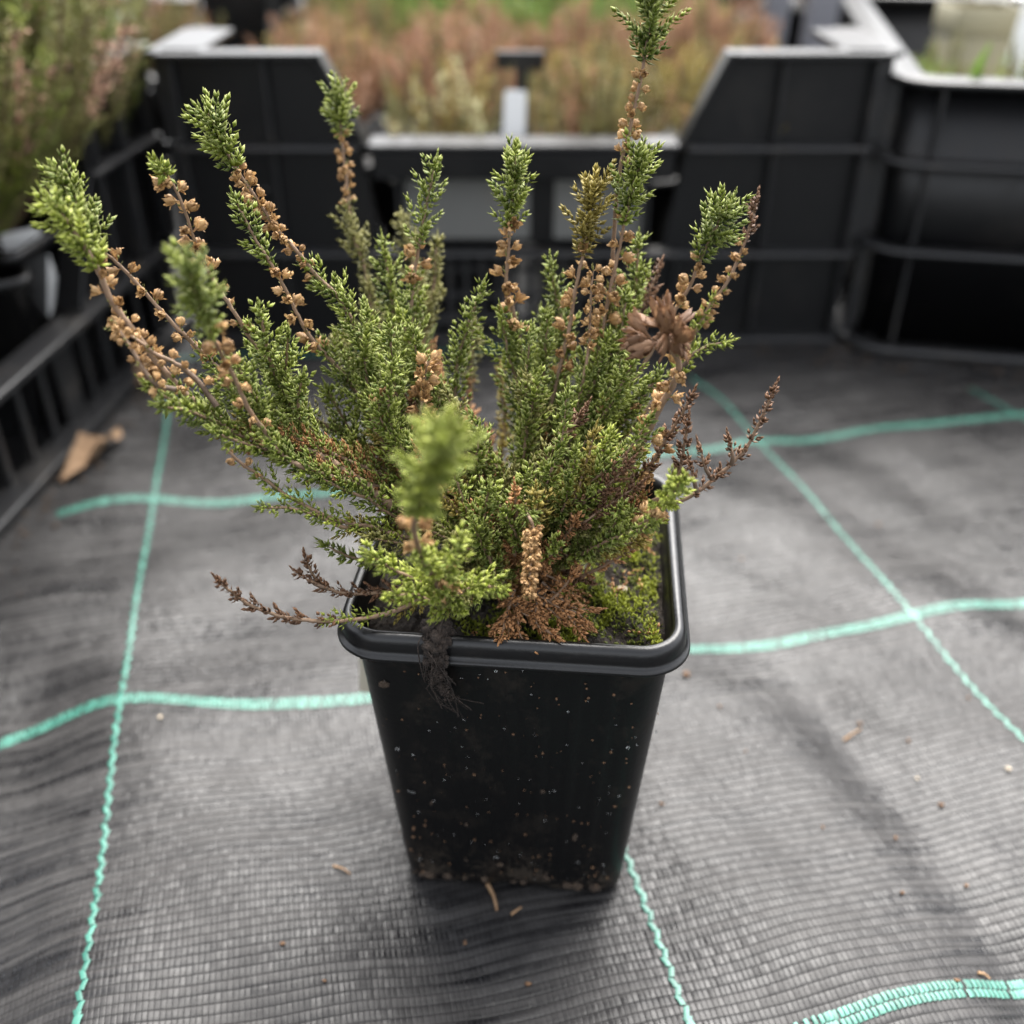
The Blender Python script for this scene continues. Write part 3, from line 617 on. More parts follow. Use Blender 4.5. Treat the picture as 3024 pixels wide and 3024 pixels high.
# ------------------------------------------------------------------ the heather
P0 = np.array([POT[0]+.0005, POT[1]+.004, SOILZ-.003])
plant = empty('heather_plant', P0); tag(plant, 'bushy heather with green tufted tips and dried tan flowers in the pot', 'plant')
def sprig(pts, zt, zb, segs, thick=1.0, root=True, woody=0.3):
    n = len(pts); dep = [zt+(zb-zt)*(i/(n-1)) for i in range(n)]
    P = [at(x, y, d) for (x, y), d in zip(pts, dep)]
    if root:
        base = P0+np.array([random.gauss(0, .005), random.gauss(0, .005), 0])
        last = P[-1]; dist = np.linalg.norm(last-base)
        if dist > .012:
            dirn = (P[-1]-P[-2]); dirn = dirn/np.linalg.norm(dirn)
            P.append(last*.52+base*.48+dirn*dist*.10+np.array([0, 0, .10*dist]))
        P.append(base)
    C, idx = catmull(P, .0010); m = len(C)
    T = -np.gradient(C, axis=0); T /= np.linalg.norm(T, axis=1)[:, None]+1e-12          # towards the tip
    f = np.linspace(0, 1, m)
    rad = (.00030+.00062*f**.8)*thick
    rad[:2] *= .5
    V, F = tube_np(C+rng.normal(0, .00006, C.shape), rad)
    age = np.repeat(np.clip((f-woody)*2.0, 0, 1), 7)
    sp = link('sprig', mesh_np('sprig', V-P0, F, M['stem'], True, {'age': age}), plant)
    lv = {}
    def L(mat): return lv.setdefault(mat, Leaves())
    for sg in segs:
        kind, a, b = sg[0], sg[1], sg[2]; ids = np.where((idx >= a) & (idx <= b))[0]
        if len(ids) < 2: continue
        dm = np.interp(.5*(a+b), range(n), dep)
        if kind in ('tuft', 'green', 'fern'):
            rpx = sg[3]; mat = sg[4] if len(sg) > 4 else 'green'; rw = rpx*dm/FPX; big = 1.0
            ln = len(ids)*.001
            stepm = {'tuft': .0019, 'green': .0018, 'fern': .0024}[kind]
            if kind == 'tuft': ids = ids[min(int(.75*rw/.001), len(ids)//3):]; ln = len(ids)*.001
            nn = max(3, int(ln/stepm)); ph = random.uniform(0, 6)
            for k in range(nn):
                q = k/(nn-1); j = ids[min(len(ids)-1, int(q*(len(ids)-1)))]; p, t = C[j], T[j]; A, B = perp(t)
                if kind == 'tuft':
                    prof_ = (.66+.34*min(1, q*3))*(1 if q < .8 else 1-.35*(q-.8)/.2); cnt = 4
                    for c in range(cnt):
                        an = ph+k*.95+c*2*np.pi/cnt+random.gauss(0, .2); o = np.cos(an)*A+np.sin(an)*B
                        op = R(30+28*min(1, q*2)+random.gauss(0, 7)); d = t*math.cos(op)+o*math.sin(op)
                        sl = rw*prof_*random.uniform(.6, 1.15)/max(.5, math.sin(op))*1.28
                        shoot(L(mat), p, d, max(.0012, sl-.0012), .0030, .00066, 60, 32, random.uniform(.05, 1.0), wid=.46)
                else:
                    for c in (0, 1):
                        if random.random() < .10: continue
                        an = ph+k*1.571+c*np.pi+random.gauss(0, .3); o = np.cos(an)*A+np.sin(an)*B
                        op = R(random.uniform(34, 52)); d = t*math.cos(op)+o*math.sin(op)
                        taper = .35+.65*min(1, q*3.0)
                        sl = 1.2*rw*taper*random.uniform(.55, 1.15)/math.sin(op)
                        dead = mat in ('brown', 'rust')
                        lf = (.0019 if dead else .0027)*(0.85 if kind == 'fern' else 1)
                        if dead: shoot(L(mat), p, d, min(max(.0009, sl*.8), .0034), .0021, .00055, 34, 12, random.uniform(.05, .95), wid=.55); continue
                        shoot(L(mat), p, d, max(.0014, sl-.0008), lf, .00074 if not dead else .0010, 58 if not dead else 46, 26 if not dead else 16, random.uniform(.1, 1.0), wid=.46 if not dead else .55)
            # leaves on the axis itself and the closing bud
            for j in ids[::2]:
                if kind == 'fern' and random.random() < .3: continue
                shoot(L(mat), C[j], T[j]+rng.normal(0, .25, 3), .0012, .0016, .0006, 50, 30, random.random()*.7)
            if a == 0: shoot(L(mat), C[0]-T[0]*.0015, T[0], .0042, .0020, .00045, 40, 8, .65)
        elif kind in ('flower', 'bud'):
            cnt, size = int(sg[3]*1.3), sg[4]*.00084; ph = random.uniform(0, 6); name = 'dried_flower' if kind == 'flower' else 'dried_bud'
            for k in range(cnt):
                q = (k+.5+random.uniform(-.35, .35))/cnt; j = ids[int(np.clip(q, 0, .999)*len(ids))]; p, t = C[j], T[j]; A, B = perp(t)
                an = ph+k*2.4+random.gauss(0, .4); o = np.cos(an)*A+np.sin(an)*B
                op = R(random.uniform(48, 80)); d = t*math.cos(op)+o*math.sin(op)
                s = size*random.uniform(.8, 1.15); put_flower(sp, p+o*rad[j]*.6+d*s*.10, d, s, P0, name, kind == 'bud')
            bmname = sg[5] if len(sg) > 5 else 'dull'
            for j in ids[::4]:
                an = random.uniform(0, 6.28); A, B = perp(T[j]); o = np.cos(an)*A+np.sin(an)*B
                shoot(L(bmname), C[j], T[j]*.8+o*.6, .0012, .0017, .0006, 40, 20, random.random())
        elif kind == 'wither':
            rw = sg[3]*dm/FPX
            c0 = C[ids[len(ids)//2]]
            for k in range(20):
                q_ = rng.normal(0, 1, 3); q_ /= np.linalg.norm(q_); d = q_*.7+rng.normal(0, .5, 3)+np.array([-.3, 0, -.1])
                o = put_flower(sp, c0+q_*rw*.78*random.random()**.5*np.array([1, .8, .8]), d, random.uniform(.0034, .0072), P0, 'withered_flower')
                o.data = WITHERED[k % 3]; o.scale = (o.scale[0]*.34, o.scale[1]*.9, o.scale[2]*1.15)
    if root and len(P) > n:                                # leafy lower shoots down towards the base
        mm = 'rust' if all(len(g) > 4 and g[4] == 'rust' for g in segs) else random.choices(('green', 'dull', 'olive', 'rust'), (6, 2, 2, 1.2))[0]
        for j in np.where((idx > n-1.1) & (idx < n-1+.72*(len(P)-n)))[0][::2 if mm != 'rust' else 1]:
            A, B = perp(T[j])
            for c in (0, 1):
                an = j*.8+c*np.pi+random.gauss(0, .3); o = np.cos(an)*A+np.sin(an)*B
                shoot(L(mm), C[j], T[j]*.8+o*.75, random.uniform(.002, .0062), .0021, .00064, 52, 18, random.uniform(.1, .7), wid=.40)
    for mname, l_ in lv.items():
        if not l_.empty(): l_.build('foliage', M[mname], sp, P0)
    return sp

SPR = [
 # left side, two big tufts and their long arching stems
 ([(175,520),(240,620),(300,735),(345,775),(420,855),(500,945),(575,1020),(660,1100),(760,1180),(880,1260),(1000,1340)], .232,.270, [('tuft',0,2,58),('flower',2.1,7,13,3.4),('green',6.3,10,52)]),
 ([(145,590),(215,680),(285,790),(330,890),(400,985),(480,1090),(560,1175),(640,1235),(740,1285),(930,1340),(1060,1420),(1190,1508)], .218,.262, [('tuft',0,2,64,'light'),('flower',2,5.8,14,3.3),('green',5.5,9.4,58)], 1.7, True, .55),
 ([(335,970),(400,1000),(450,1040),(520,1075),(575,1115),(640,1200)], .226,.236, [('bud',0,4.4,11,2.7)], .8, False),
 ([(345,965),(392,1035),(432,1105),(470,1140),(520,1150)], .222,.228, [('bud',0,3.5,10,2.4)], .7, False),
 ([(468,492),(505,535),(545,620),(572,700),(605,785),(690,920),(740,1000),(820,1110),(900,1220)], .238,.270, [('tuft',0,.9,24,'light'),('flower',.7,4.3,11,4.2),('bud',4.3,6.5,4,3),('green',5.6,8,42)]),
 ([(555,785),(585,890),(625,985),(655,1050),(690,1110),(730,1200),(780,1270),(830,1340),(950,1400)], .198,.250, [('tuft',0,2,62),('flower',2,4,6,3.6),('bud',4,6.5,5,3),('green',6,8,42)]),
 ([(615,335),(660,430),(705,510),(760,590),(820,680),(880,745),(930,810),(1000,880),(1060,990),(1110,1120),(1150,1250)], .247,.275, [('tuft',0,1.9,62),('flower',1.9,4,15,3.3),('bud',4,6,8,2.8),('green',5.6,10,56)]),
 ([(700,600),(745,690),(800,780),(830,830),(865,900),(905,980),(960,1045),(1020,1110),(1090,1200)], .247,.275, [('green',0,2.3,40),('flower',2.4,6,8,4.3),('green',6,8,60)]),
 ([(768,925),(785,1010),(810,1100),(860,1200),(930,1310)], .24,.265, [('green',0,4,50)]),
 ([(850,998),(845,1070),(840,1150),(880,1250)], .245,.262, [('green',0,3,46)]),
 ([(893,1120),(880,1180),(890,1260),(940,1330)], .243,.262, [('green',0,3,40)]),
 ([(440,1140),(520,1190),(600,1210),(700,1270)], .230,.246, [('green',0,3,38)]),
 ([(480,1200),(560,1215),(650,1250),(760,1300)], .226,.246, [('green',0,3,34)]),
 ([(660,1130),(740,1215),(850,1300)], .238,.25, [('green',0,2,52)]),
 ([(700,1080),(760,1180),(850,1280)], .236,.25, [('green',0,2,50)]),
 ([(640,1280),(720,1310),(830,1340),(950,1390)], .234,.252, [('green',0,3,40)]),
 # back left
 ([(998,262),(1003,330),(1008,400),(1018,490),(1030,590),(1040,680),(1070,770),(1090,850),(1105,1000),(1150,1150)], .300,.31, [('tuft',0,2,46),('flower',2,4.2,14,3.0),('green',4.2,6.4,38,'dull'),('green',6.4,9,46,'dull')]),
 ([(1190,650),(1215,760),(1245,880),(1250,1000)], .315,.32, [('green',0,3,40,'dull')]),
 ([(1132,722),(1145,800),(1160,900),(1180,1050)], .283,.29, [('green',0,3,44)]),
 ([(1290,720),(1280,850),(1265,950),(1260,1050)], .305,.31, [('green',0,3,34,'dull')]),
 ([(1000,1000),(1040,1080),(1100,1180)], .29,.30, [('green',0,2,50,'dull')]),
 # middle
 ([(1285,490),(1262,590),(1240,700),(1235,740),(1222,830),(1215,950),(1225,1080),(1240,1200)], .270,.285, [('green',0,2.7,44),('flower',2.8,4,4,4.6),('green',4,7,60)]),
 ([(1522,460),(1515,560),(1505,665),(1500,760),(1495,830),(1512,900),(1530,985),(1545,1080),(1550,1200)], .262,.285, [('tuft',0,2,64),('flower',2,6,12,4.5),('green',6,8,55)]),
 ([(1760,545),(1740,640),(1722,750),(1700,850),(1682,960),(1660,1060),(1630,1180),(1600,1300)], .262,.28, [('tuft',0,2,58,'olive'),('flower',1.9,5.5,10,4.4),('green',5.5,7,55)]),
 ([(1752,800),(1745,880),(1742,950),(1738,1030),(1720,1130)], .262,.27, [('flower',0,3.2,17,2.8)], .8),
 ([(1935,-60),(1920,60),(1900,190),(1880,290),(1855,400),(1835,480),(1820,600),(1810,750),(1800,900)], .245,.275, [('tuft',0,1.9,80),('flower',1.95,5,14,3.1)]),
 ([(1895,455),(1870,550),(1845,655),(1830,730),(1805,840),(1785,940),(1760,1080),(1700,1250)], .258,.28, [('tuft',0,2,60),('flower',2,5.5,12,4.2),('green',5.5,7,55)]),
 ([(1885,720),(1880,820),(1860,930),(1820,1050)], .28,.285, [('green',0,3,48)]),
 ([(1850,880),(1830,980),(1790,1080),(1740,1200)], .275,.28, [('green',0,3,48)]),
 ([(1945,795),(1915,870),(1880,950),(1850,1040),(1800,1150)], .288,.29, [('green',0,2.4,26,'brown'),('green',2.4,3.6,22,'rust')]),
 # right
 ([(2155,600),(2110,680),(2065,775),(2040,840),(2000,905),(1960,970),(1900,1080),(1820,1200)], .262,.285, [('tuft',0,1.9,62),('flower',1.9,5,9,4.3)]),
 ([(2232,600),(2215,670),(2190,740),(2150,830),(2105,890),(2065,960),(2030,1030),(1980,1120),(1880,1250)], .27,.285, [('green',0,1.8,26,'brown'),('bud',1.8,5,14,3.0,'light'),('green',4,7,26,'light')]),
 ([(2140,1012),(2090,1022),(2040,1052),(2000,1100)], .268,.272, [('green',0,3,24,'light')], .8, False),
 ([(1965,925),(1975,1010),(2005,1080),(1985,1140),(1945,1210),(1900,1300),(1847,1364),(1773,1433),(1642,1518),(1560,1570)], .228,.268, [('wither',.1,1.4,82),('flower',1.6,7.6,17,3.9)], 1.7, True, .6),
 ([(2040,1175),(2010,1230),(1978,1280),(1935,1350),(1898,1410),(1847,1473),(1760,1540)], .25,.27, [('green',0,5.5,26,'brown'),('flower',2,5,4,4)]),
 ([(2030,1256),(2020,1320),(2006,1393),(1985,1440),(1900,1490)], .25,.262, [('green',0,3,24,'brown')]),
 ([(2282,1160),(2258,1215),(2234,1268),(2194,1336),(2120,1404),(2046,1461),(1960,1500),(1850,1560)], .25,.27, [('fern',0,5,20,'brown')]),
 ([(2067,1330),(2085,1385),(2105,1415)], .251,.254, [('fern',0,2,16,'brown')], .7, False),
 ([(2155,1308),(2165,1350),(2160,1372)], .251,.254, [('fern',0,2,14,'brown')], .7, False),
 ([(2040,1380),(2052,1425),(2058,1452)], .251,.254, [('fern',0,2,14,'brown')], .7, False),
 ([(2015,1420),(1975,1465),(1930,1520),(1860,1570),(1760,1610)], .226,.26, [('green',0,2.2,52,'light'),('flower',1.5,3,4,4)]),
 ([(1925,1550),(1860,1575),(1790,1600),(1700,1640)], .236,.262, [('green',0,3,24)]),
 ([(1830,1500),(1810,1560),(1750,1620)], .245,.262, [('green',0,2,32)]),
 ([(1722,1215),(1680,1275),(1619,1342),(1573,1433),(1540,1530)], .256,.265, [('green',0,1.6,24,'brown'),('green',1.4,4,28,'dull')]),
 ([(1520,1450),(1524,1510),(1522,1575),(1520,1640)], .246,.26, [('green',0,3,22,'rust')]),
 ([(1562,1752),(1564,1690),(1569,1620),(1574,1558),(1560,1520)], .236,.242, [('bud',0,3.2,44,2.5)], .9),
 # low dead shoots in front
 ([(1725,1850),(1650,1800),(1590,1740),(1530,1700)], .262,.268, [('fern',0,3,24,'rust')]),
 ([(1690,1700),(1640,1760),(1580,1790),(1510,1770)], .258,.268, [('fern',0,3,22,'rust')]),
 ([(1480,1880),(1500,1810),(1510,1740)], .257,.268, [('fern',0,2,24,'rust')]),
 ([(1640,1880),(1580,1835),(1520,1770)], .257,.268, [('fern',0,2,24,'rust')]),
 ([(1900,1600),(1820,1650),(1720,1700),(1620,1720)], .262,.275, [('fern',0,3,20,'rust')]),
 ([(1740,1720),(1690,1700),(1620,1660)], .262,.275, [('green',0,2,18,'brown')]),
 *[([(x0,y0),(x0+(xe-x0)*.4+dx,y0+(ye-y0)*.35+dy),(xe,ye)], .2585+.00004*(1900-y0), .262, [('green',0,2,rr_,'rust')], .45, False) for x0,y0,xe,ye,dx,dy,rr_ in (
   (1712,1868,1560,1742,14,-18,20),(1560,1905,1530,1760,-16,10,20),(1748,1800,1600,1720,0,20,18),(1462,1862,1520,1740,12,-10,18),(1664,1835,1580,1760,18,14,24),(1606,1872,1590,1745,-18,0,24),(1500,1880,1560,1780,-14,-8,20),(1690,1760,1600,1690,0,-16,18),(1640,1800,1540,1790,10,20,20),(1700,1690,1640,1600,18,8,20),(1580,1820,1500,1770,6,14,22),(1730,1835,1660,1800,0,-14,18))],
 # back reddish shoots seen between
 ([(1400,960),(1392,1080),(1388,1200),(1392,1330),(1420,1430)], .315,.315, [('green',0,1.6,26,'dull'),('green',1.4,3.6,24,'rust')]),
 ([(1480,1100),(1490,1230),(1480,1350),(1490,1450)], .31,.31, [('green',0,3,26,'olive')]),
 ([(1440,1290),(1450,1380),(1470,1460)], .31,.31, [('green',0,2,30,'rust')]),
 ([(1330,1200),(1350,1320),(1400,1430)], .30,.31, [('green',0,2,34,'olive')]),
 ([(1600,1200),(1580,1320),(1550,1450)], .295,.30, [('green',0,2,34,'olive')]),
 # central green mass
 ([(1423,855),(1390,940),(1360,1030),(1345,1130),(1350,1260),(1380,1400)], .272,.285, [('green',0,4.5,42)]),
 ([(1628,785),(1640,870),(1665,980),(1670,1100),(1640,1250)], .284,.29, [('green',0,4,42)]),
 ([(1616,940),(1610,1040),(1600,1160),(1590,1280)], .272,.285, [('green',0,3,36)]),
 ([(1084,935),(1080,1050),(1090,1180),(1120,1300)], .262,.27, [('green',0,3,62)]),
 ([(1147,1128),(1150,1220),(1170,1320),(1220,1420)], .25,.262, [('green',0,3,42)]),
 ([(970,1156),(1010,1230),(1060,1320),(1120,1400)], .27,.28, [('green',0,3,50)]),
 ([(1150,980),(1160,1080),(1180,1200),(1220,1330)], .256,.27, [('green',0,3,52)]),
 ([(1480,930),(1500,1040),(1530,1150),(1540,1280)], .275,.285, [('green',0,3,58)]),
 ([(1590,1120),(1560,1250),(1540,1400)], .262,.272, [('green',0,2,46)]),
 ([(1790,1010),(1760,1120),(1700,1230),(1640,1350)], .27,.28, [('green',0,3,56)]),
 ([(1870,1060),(1830,1150),(1760,1260),(1680,1380)], .262,.275, [('green',0,3,52)]),
 ([(1945,1110),(1895,1175),(1830,1260),(1750,1370)], .268,.278, [('green',0,3,38),('bud',.5,2,4,3)]),
 ([(1800,1290),(1760,1360),(1690,1440),(1620,1530)], .25,.262, [('green',0,2,40,'light'),('green',1.8,3,34)]),
 ([(1443,1447),(1430,1530),(1440,1620),(1480,1700)], .246,.262, [('green',0,2,40),('green',1.8,3,34,'olive')]),
 ([(1340,1390),(1370,1490),(1420,1600),(1470,1690)], .25,.262, [('green',0,3,42)]),
 ([(1640,1420),(1610,1500),(1570,1600),(1540,1680)], .252,.265, [('green',0,3,36,'olive')]),
 ([(1700,1540),(1650,1610),(1580,1680)], .252,.268, [('green',0,2,30,'rust')]),
 ([(1740,1460),(1690,1540),(1610,1640)], .25,.268, [('green',0,2,34)]),
 ([(1300,1150),(1290,1260),(1300,1380),(1340,1480)], .265,.272, [('green',0,3,46)]),
 ([(1240,1290),(1250,1380),(1290,1480),(1350,1580)], .25,.265, [('green',0,3,46)]),
 ([(925,1395),(1000,1440),(1090,1475),(1180,1530)], .248,.262, [('green',0,3,42)]),
 ([(1040,1300),(1090,1400),(1160,1490)], .266,.27, [('green',0,2,48)]),
 ([(1400,1560),(1440,1640),(1480,1720)], .246,.262, [('green',0,2,36)]),
 ([(1270,1050),(1250,1150),(1260,1280)], .258,.265, [('flower',.2,2,14,4.2)]),
 ([(1160,1080),(1130,1180),(1120,1290)], .25,.262, [('green',0,1.5,40),('flower',.6,1.9,4,3.6)]),
 # low left
 ([(663,1321),(715,1370),(771,1407),(839,1458),(942,1515),(1021,1543),(1112,1560),(1230,1590)], .236,.262, [('bud',.2,2,4,2.4,'light'),('fern',1.8,7,42,'light')]),
 ([(780,1500),(850,1500),(942,1525),(1040,1560)], .24,.256, [('fern',0,3,22)]),
 ([(964,1612),(1020,1640),(1084,1657),(1180,1680)], .262,.268, [('green',0,3,28)]),
 ([(907,1657),(925,1700),(960,1735),(1044,1754),(1170,1743),(1260,1730)], .254,.268, [('green',0,5,26,'brown')]),
 ([(890,1700),(925,1722),(965,1738)], .254,.257, [('green',0,2,16,'brown')], .7, False),
 ([(651,1720),(690,1755),(742,1788),(845,1823),(970,1834),(1090,1823),(1215,1783)], .238,.262, [('fern',0,4.2,22,'brown'),('fern',4,6,28,'light')]),
 # near blurred sprig leaning to the lens, and the pale cluster below it
 ([(1325,1270),(1290,1360),(1250,1450),(1225,1530),(1225,1580),(1245,1640),(1280,1700),(1330,1760)], .172,.236, [('tuft',0,2.7,82,'light'),('flower',3,4.7,6,3.6),('green',4.8,7,56,'light')], 1.2),
 ([(1095,1640),(1160,1680),(1240,1720),(1320,1760)], .228,.245, [('green',0,3,44,'light')]),
 ([(1360,1600),(1330,1680),(1310,1740),(1340,1790)], .216,.24, [('green',0,3,56,'light'),('flower',1.2,2.6,5,3.6)]),
 ([(1475,1735),(1400,1735),(1330,1760)], .226,.24, [('green',0,2,42,'light')]),
 ([(1160,1760),(1230,1755),(1310,1775)], .226,.24, [('green',0,2,46,'light')]),
]
for s in SPR: sprig(*s)
# many small shoots filling the heart of the bush, greener above, rustier below
for k in range(64):
    r_ = random.random
    if k < 30: x, y = random.uniform(1480, 1930), random.uniform(1120, 1640)
    elif k < 46: x, y = random.uniform(1080, 1480), random.uniform(1180, 1600)
    elif k < 56: x, y = random.uniform(1080, 1330), random.uniform(900, 1250)
    else: x, y = random.uniform(1560, 1900), random.uniform(900, 1200)
    bx, by = 1530+random.gauss(0, 60), 1700; f_ = random.uniform(.35, .55); low = (y-900)/750
    mat = random.choices(('green', 'light', 'dull', 'olive', 'rust', 'brown'), (6, 2, 2, .6+1.5*low, 2.2*low*low, .8*low))[0]
    d_ = random.uniform(.244, .272) if y > 1150 else random.uniform(.26, .29)
    sprig([(x, y), (x+(bx-x)*f_*.45+random.gauss(0, 14), y+(by-y)*f_*.5), (x+(bx-x)*f_, y+(by-y)*f_)], d_, d_+.008, [('green', 0, 2, random.uniform(24, 44), mat)], .7)

# ------------------------------------------------------------------ root clump over the rim
rt = empty('root_clump', PM @ Vector((-.0185, -.043, .100))); tag(rt, 'dark fibrous root clump hanging over the front rim of the pot', 'roots')
parts = []
path = np.array([(-.0195,-.034,.1030),(-.0190,-.0390,.1090),(-.0186,-.0432,.1122),(-.0182,-.0470,.1085),(-.0178,-.0478,.1015),(-.0174,-.0446,.0965),(-.0160,-.0436,.0905),(-.0120,-.0430,.0850)])
inv = np.array(PM.inverted() @ rt.location)
for k in range(24):
    m = random.randint(3, len(path)); s0 = random.randint(0, len(path)-m)
    w = .0021*(1-.10*abs(s0)); off = np.array([random.gauss(0, w*.5), -abs(random.gauss(0, .0008)), random.gauss(0, .001)])
    P = path[s0:s0+m]+off+rng.normal(0, .0013, (m, 3))*np.array([1, .45, 1]); P[:, 0] += np.linspace(0, random.gauss(0, .002), m)
    C, _ = catmull(P, .0008); parts.append(tube_np(C, np.full(len(C), random.uniform(.00005, .00022)), 5))
V, F = merge(parts)
rt.rotation_euler = (0, 0, PYAW)
o = link('root_fibres', mesh_np('root_fibres', V-inv, F, M['root']), rt); o['kind'] = 'stuff'
bmx = bmesh.new(); bmesh.ops.create_icosphere(bmx, subdivisions=1, radius=1.0); BV = np.array([v.co[:] for v in bmx.verts]); BF = np.array([[v.index for v in f.verts] for f in bmx.faces]); bmx.free()
parts = []
for k in range(420):
    t = random.uniform(.6, 6.3); i = int(t); p = path[i]*(1-(t-i))+path[i+1]*(t-i); sz = random.uniform(.0004, .0019)*(1.25-.14*t)
    parts.append((BV*sz*(1+rng.normal(0, .2, (len(BV), 1)))+p+np.array([random.gauss(0, .0015)*(1.2-.13*t), random.gauss(0, .0005), random.gauss(0, .0008)])-inv, BF))
V, F = merge(parts); o = link('soil_lumps', mesh_np('soil_lumps', V, F, M['root']), rt); o['kind'] = 'stuff'

# pale plastic label tucked behind the left side of the pot
lb = empty('plant_label', PM @ Vector((-.0500, .012, .040))); lb.rotation_euler = (R(-3), R(4), PYAW+R(-6)); tag(lb, 'pale beige plastic label hanging behind the left side of the pot', 'label')
bm = bmesh.new()
def rect_frame(x0, x1, z0, z1, a0, a1, b0, b1, th):
    o_ = [(x0,z0),(x1,z0),(x1,z1),(x0,z1)]; i_ = [(a0,b0),(a1,b0),(a1,b1),(a0,b1)]
    for y in (0, th):
        A = [bm.verts.new((p[0], y, p[1])) for p in o_]; B = [bm.verts.new((p[0], y, p[1])) for p in i_]
        for k in range(4): bm.faces.new((A[k], A[(k+1) % 4], B[(k+1) % 4], B[k]))
rect_frame(-.006, .006, -.004, .064, -.0035, .0035, .002, .020, .0006)
bmesh.ops.recalc_face_normals(bm, faces=bm.faces)
link('label_tag', bm_mesh('label_tag', bm, M['pale']), lb)

# ------------------------------------------------------------------ background heathers
def bg_heather(name, mats, hgt, spread, nsp, leaf, flowers=None, seed=0, side_len=.006, upright=.35, potmat='crate'):
    """potted heather: pot, stems, foliage"""
    r = random.Random(seed); root = empty(name)
    V, F = loft([sq_ring(.030, .007, 0, 4, 4), sq_ring(.0395, .008, .082, 4, 4), sq_ring(.043, .008, .082, 4, 4), sq_ring(.043, .008, .088, 4, 4), sq_ring(.040, .008, .088, 4, 4), sq_ring(.0385, .008, .080, 4, 4), sq_ring(.001, .0004, .080, 4, 4)])
    link('pot', mesh_np('pot', V, F, M[potmat]), root)
    tubes = []; lv = {m: Leaves() for m in set([m for m, _ in mats]+([flowers] if flowers else []))}
    for k in range(nsp):
        a = r.uniform(0, 6.283); q = math.sqrt(r.random()); tip = np.array([math.cos(a)*q*spread+r.gauss(0, .006), math.sin(a)*q*spread+r.gauss(0, .006), .085+hgt*(1-upright*q*q)*r.uniform(.72, 1.08)])
        b = np.array([math.cos(a)*.010*q, math.sin(a)*.010*q, .079]); mid = b*.45+tip*.55+np.array([math.cos(a), math.sin(a), .35])*.012*q
        C, _ = catmull([b, mid, tip], .004); tubes.append(tube_np(C, np.linspace(.0011, .0005, len(C)), 4))
        T = np.gradient(C, axis=0); T /= np.linalg.norm(T, axis=1)[:, None]
        mname = r.choices([m for m, _ in mats], [w for _, w in mats])[0]
        ids = range(int(len(C)*.3), len(C))
        for j in ids:
            A, B = perp(T[j]); fr = (j-ids[0])/max(1, len(ids)-1)
            use = flowers if (flowers and .45 < fr < .95 and k % 4 == 0) else mname
            for c in range(3):
                an = r.uniform(0, 6.283); o = math.cos(an)*A+math.sin(an)*B
                if use == flowers: shoot(lv[use], C[j]+T[j]*r.uniform(-.002, .002), T[j]*.4+o, .0032, .0034, .0012, 50, 20, r.random(), wid=.6)
                else: shoot(lv[use], C[j]+T[j]*r.uniform(-.002, .002), T[j]*.75+o*.7, side_len*(1-.4*fr)*r.uniform(.6, 1.1), leaf, .0012, 50, 16, r.random(), wid=.42)
    V, F = merge(tubes); link('stems', mesh_np('stems', V, F, M['stem'], True, {'age': np.full(len(V), .5)}), root)
    for m, l_ in lv.items():
        if not l_.empty(): l_.build('foliage', M[m], root, (0, 0, 0))
    return root
def children(o): return [c for c in COL.objects if c.parent == o]
def copy_tree(o):
    c = o.copy(); COL.objects.link(c)
    for ch in children(o): d = ch.copy(); COL.objects.link(d); d.parent = c
    return c
KIND = {
 'red': (bg_heather('potted_heather', [('red', 4), ('pink', 1), ('dull', 1)], .075, .052, 95, .0030, None, 1), 'reddish brown bushy heather'),
 'mixed': (bg_heather('potted_heather', [('gold', 4), ('dull', 2), ('red', 1)], .068, .052, 95, .0030, None, 2), 'golden green bushy heather'),
 'dull': (bg_heather('potted_heather', [('dull', 4), ('olive', 2), ('red', 1)], .070, .052, 95, .0030, None, 3), 'dull olive green heather'),
 'cream': (bg_heather('potted_heather', [('dull', 3), ('gold', 2)], .072, .040, 30, .0030, 'cream', 4), 'heather with cream yellow flower spikes'),
 'bright': (bg_heather('potted_heather', [('grass', 5), ('light', 1)], .085, .052, 95, .0030, None, 5), 'fresh bright green heather'),
 'tall': (bg_heather('potted_heather', [('dull', 3), ('green', 3), ('light', 1)], .165, .092, 95, .0032, 'pink', 6, .010, .30), 'tall loose green heather with pinkish dried spikes'),
 'tallred': (bg_heather('potted_heather', [('red', 3), ('dull', 3), ('pink', 2)], .150, .075, 50, .0032, 'pink', 8, .008, .30), 'tall pink brown heather'),
 'low': (bg_heather('potted_heather', [('grass', 2), ('light', 2), ('dull', 3)], .070, .050, 40, .0032, None, 9), 'low fresh green heather'),
}
used = set()
def place(kind, x, y, z, rz, sc, where, mtx=None):
    proto, lab = KIND[kind]; o = proto if kind not in used else copy_tree(proto); used.add(kind)
    w = (mtx @ Vector((x, y, z))) if mtx else Vector((x, y, z))
    o.location = w; o.rotation_euler = (0, 0, rz); o.scale = (sc,)*3
    tag(o, lab+' '+where, 'plant', lab+' '+where)
rows = [['cream','cream','dull','mixed'],['red','red','mixed','mixed'],['mixed','red','red','red'],['dull','bright','bright','mixed'],['bright','bright','bright','bright']]
for j, row in enumerate(rows):
    for i_, kd in enumerate(row):
        place(kd, -.148+.103*i_+random.gauss(0, .004), .700+.112*j, .0072, random.uniform(0, 6.28), random.uniform(.95, 1.06), 'in the notched crate')
for (x, y, kd) in ((.150,.240,'tall'),(.155,.185,'tall'),(.150,.14,'tall'),(.06,.235,'tall'),(.06,.14,'tall'),(-.04,.225,'tallred'),(-.04,.12,'tall'),(-.14,.2,'tallred'),(.155,.04,'tall'),(.06,.04,'tall')):
    place(kd, x, y, .0072, random.uniform(0, 6.28), random.uniform(.95, 1.1), 'in the slatted crate', LCM)
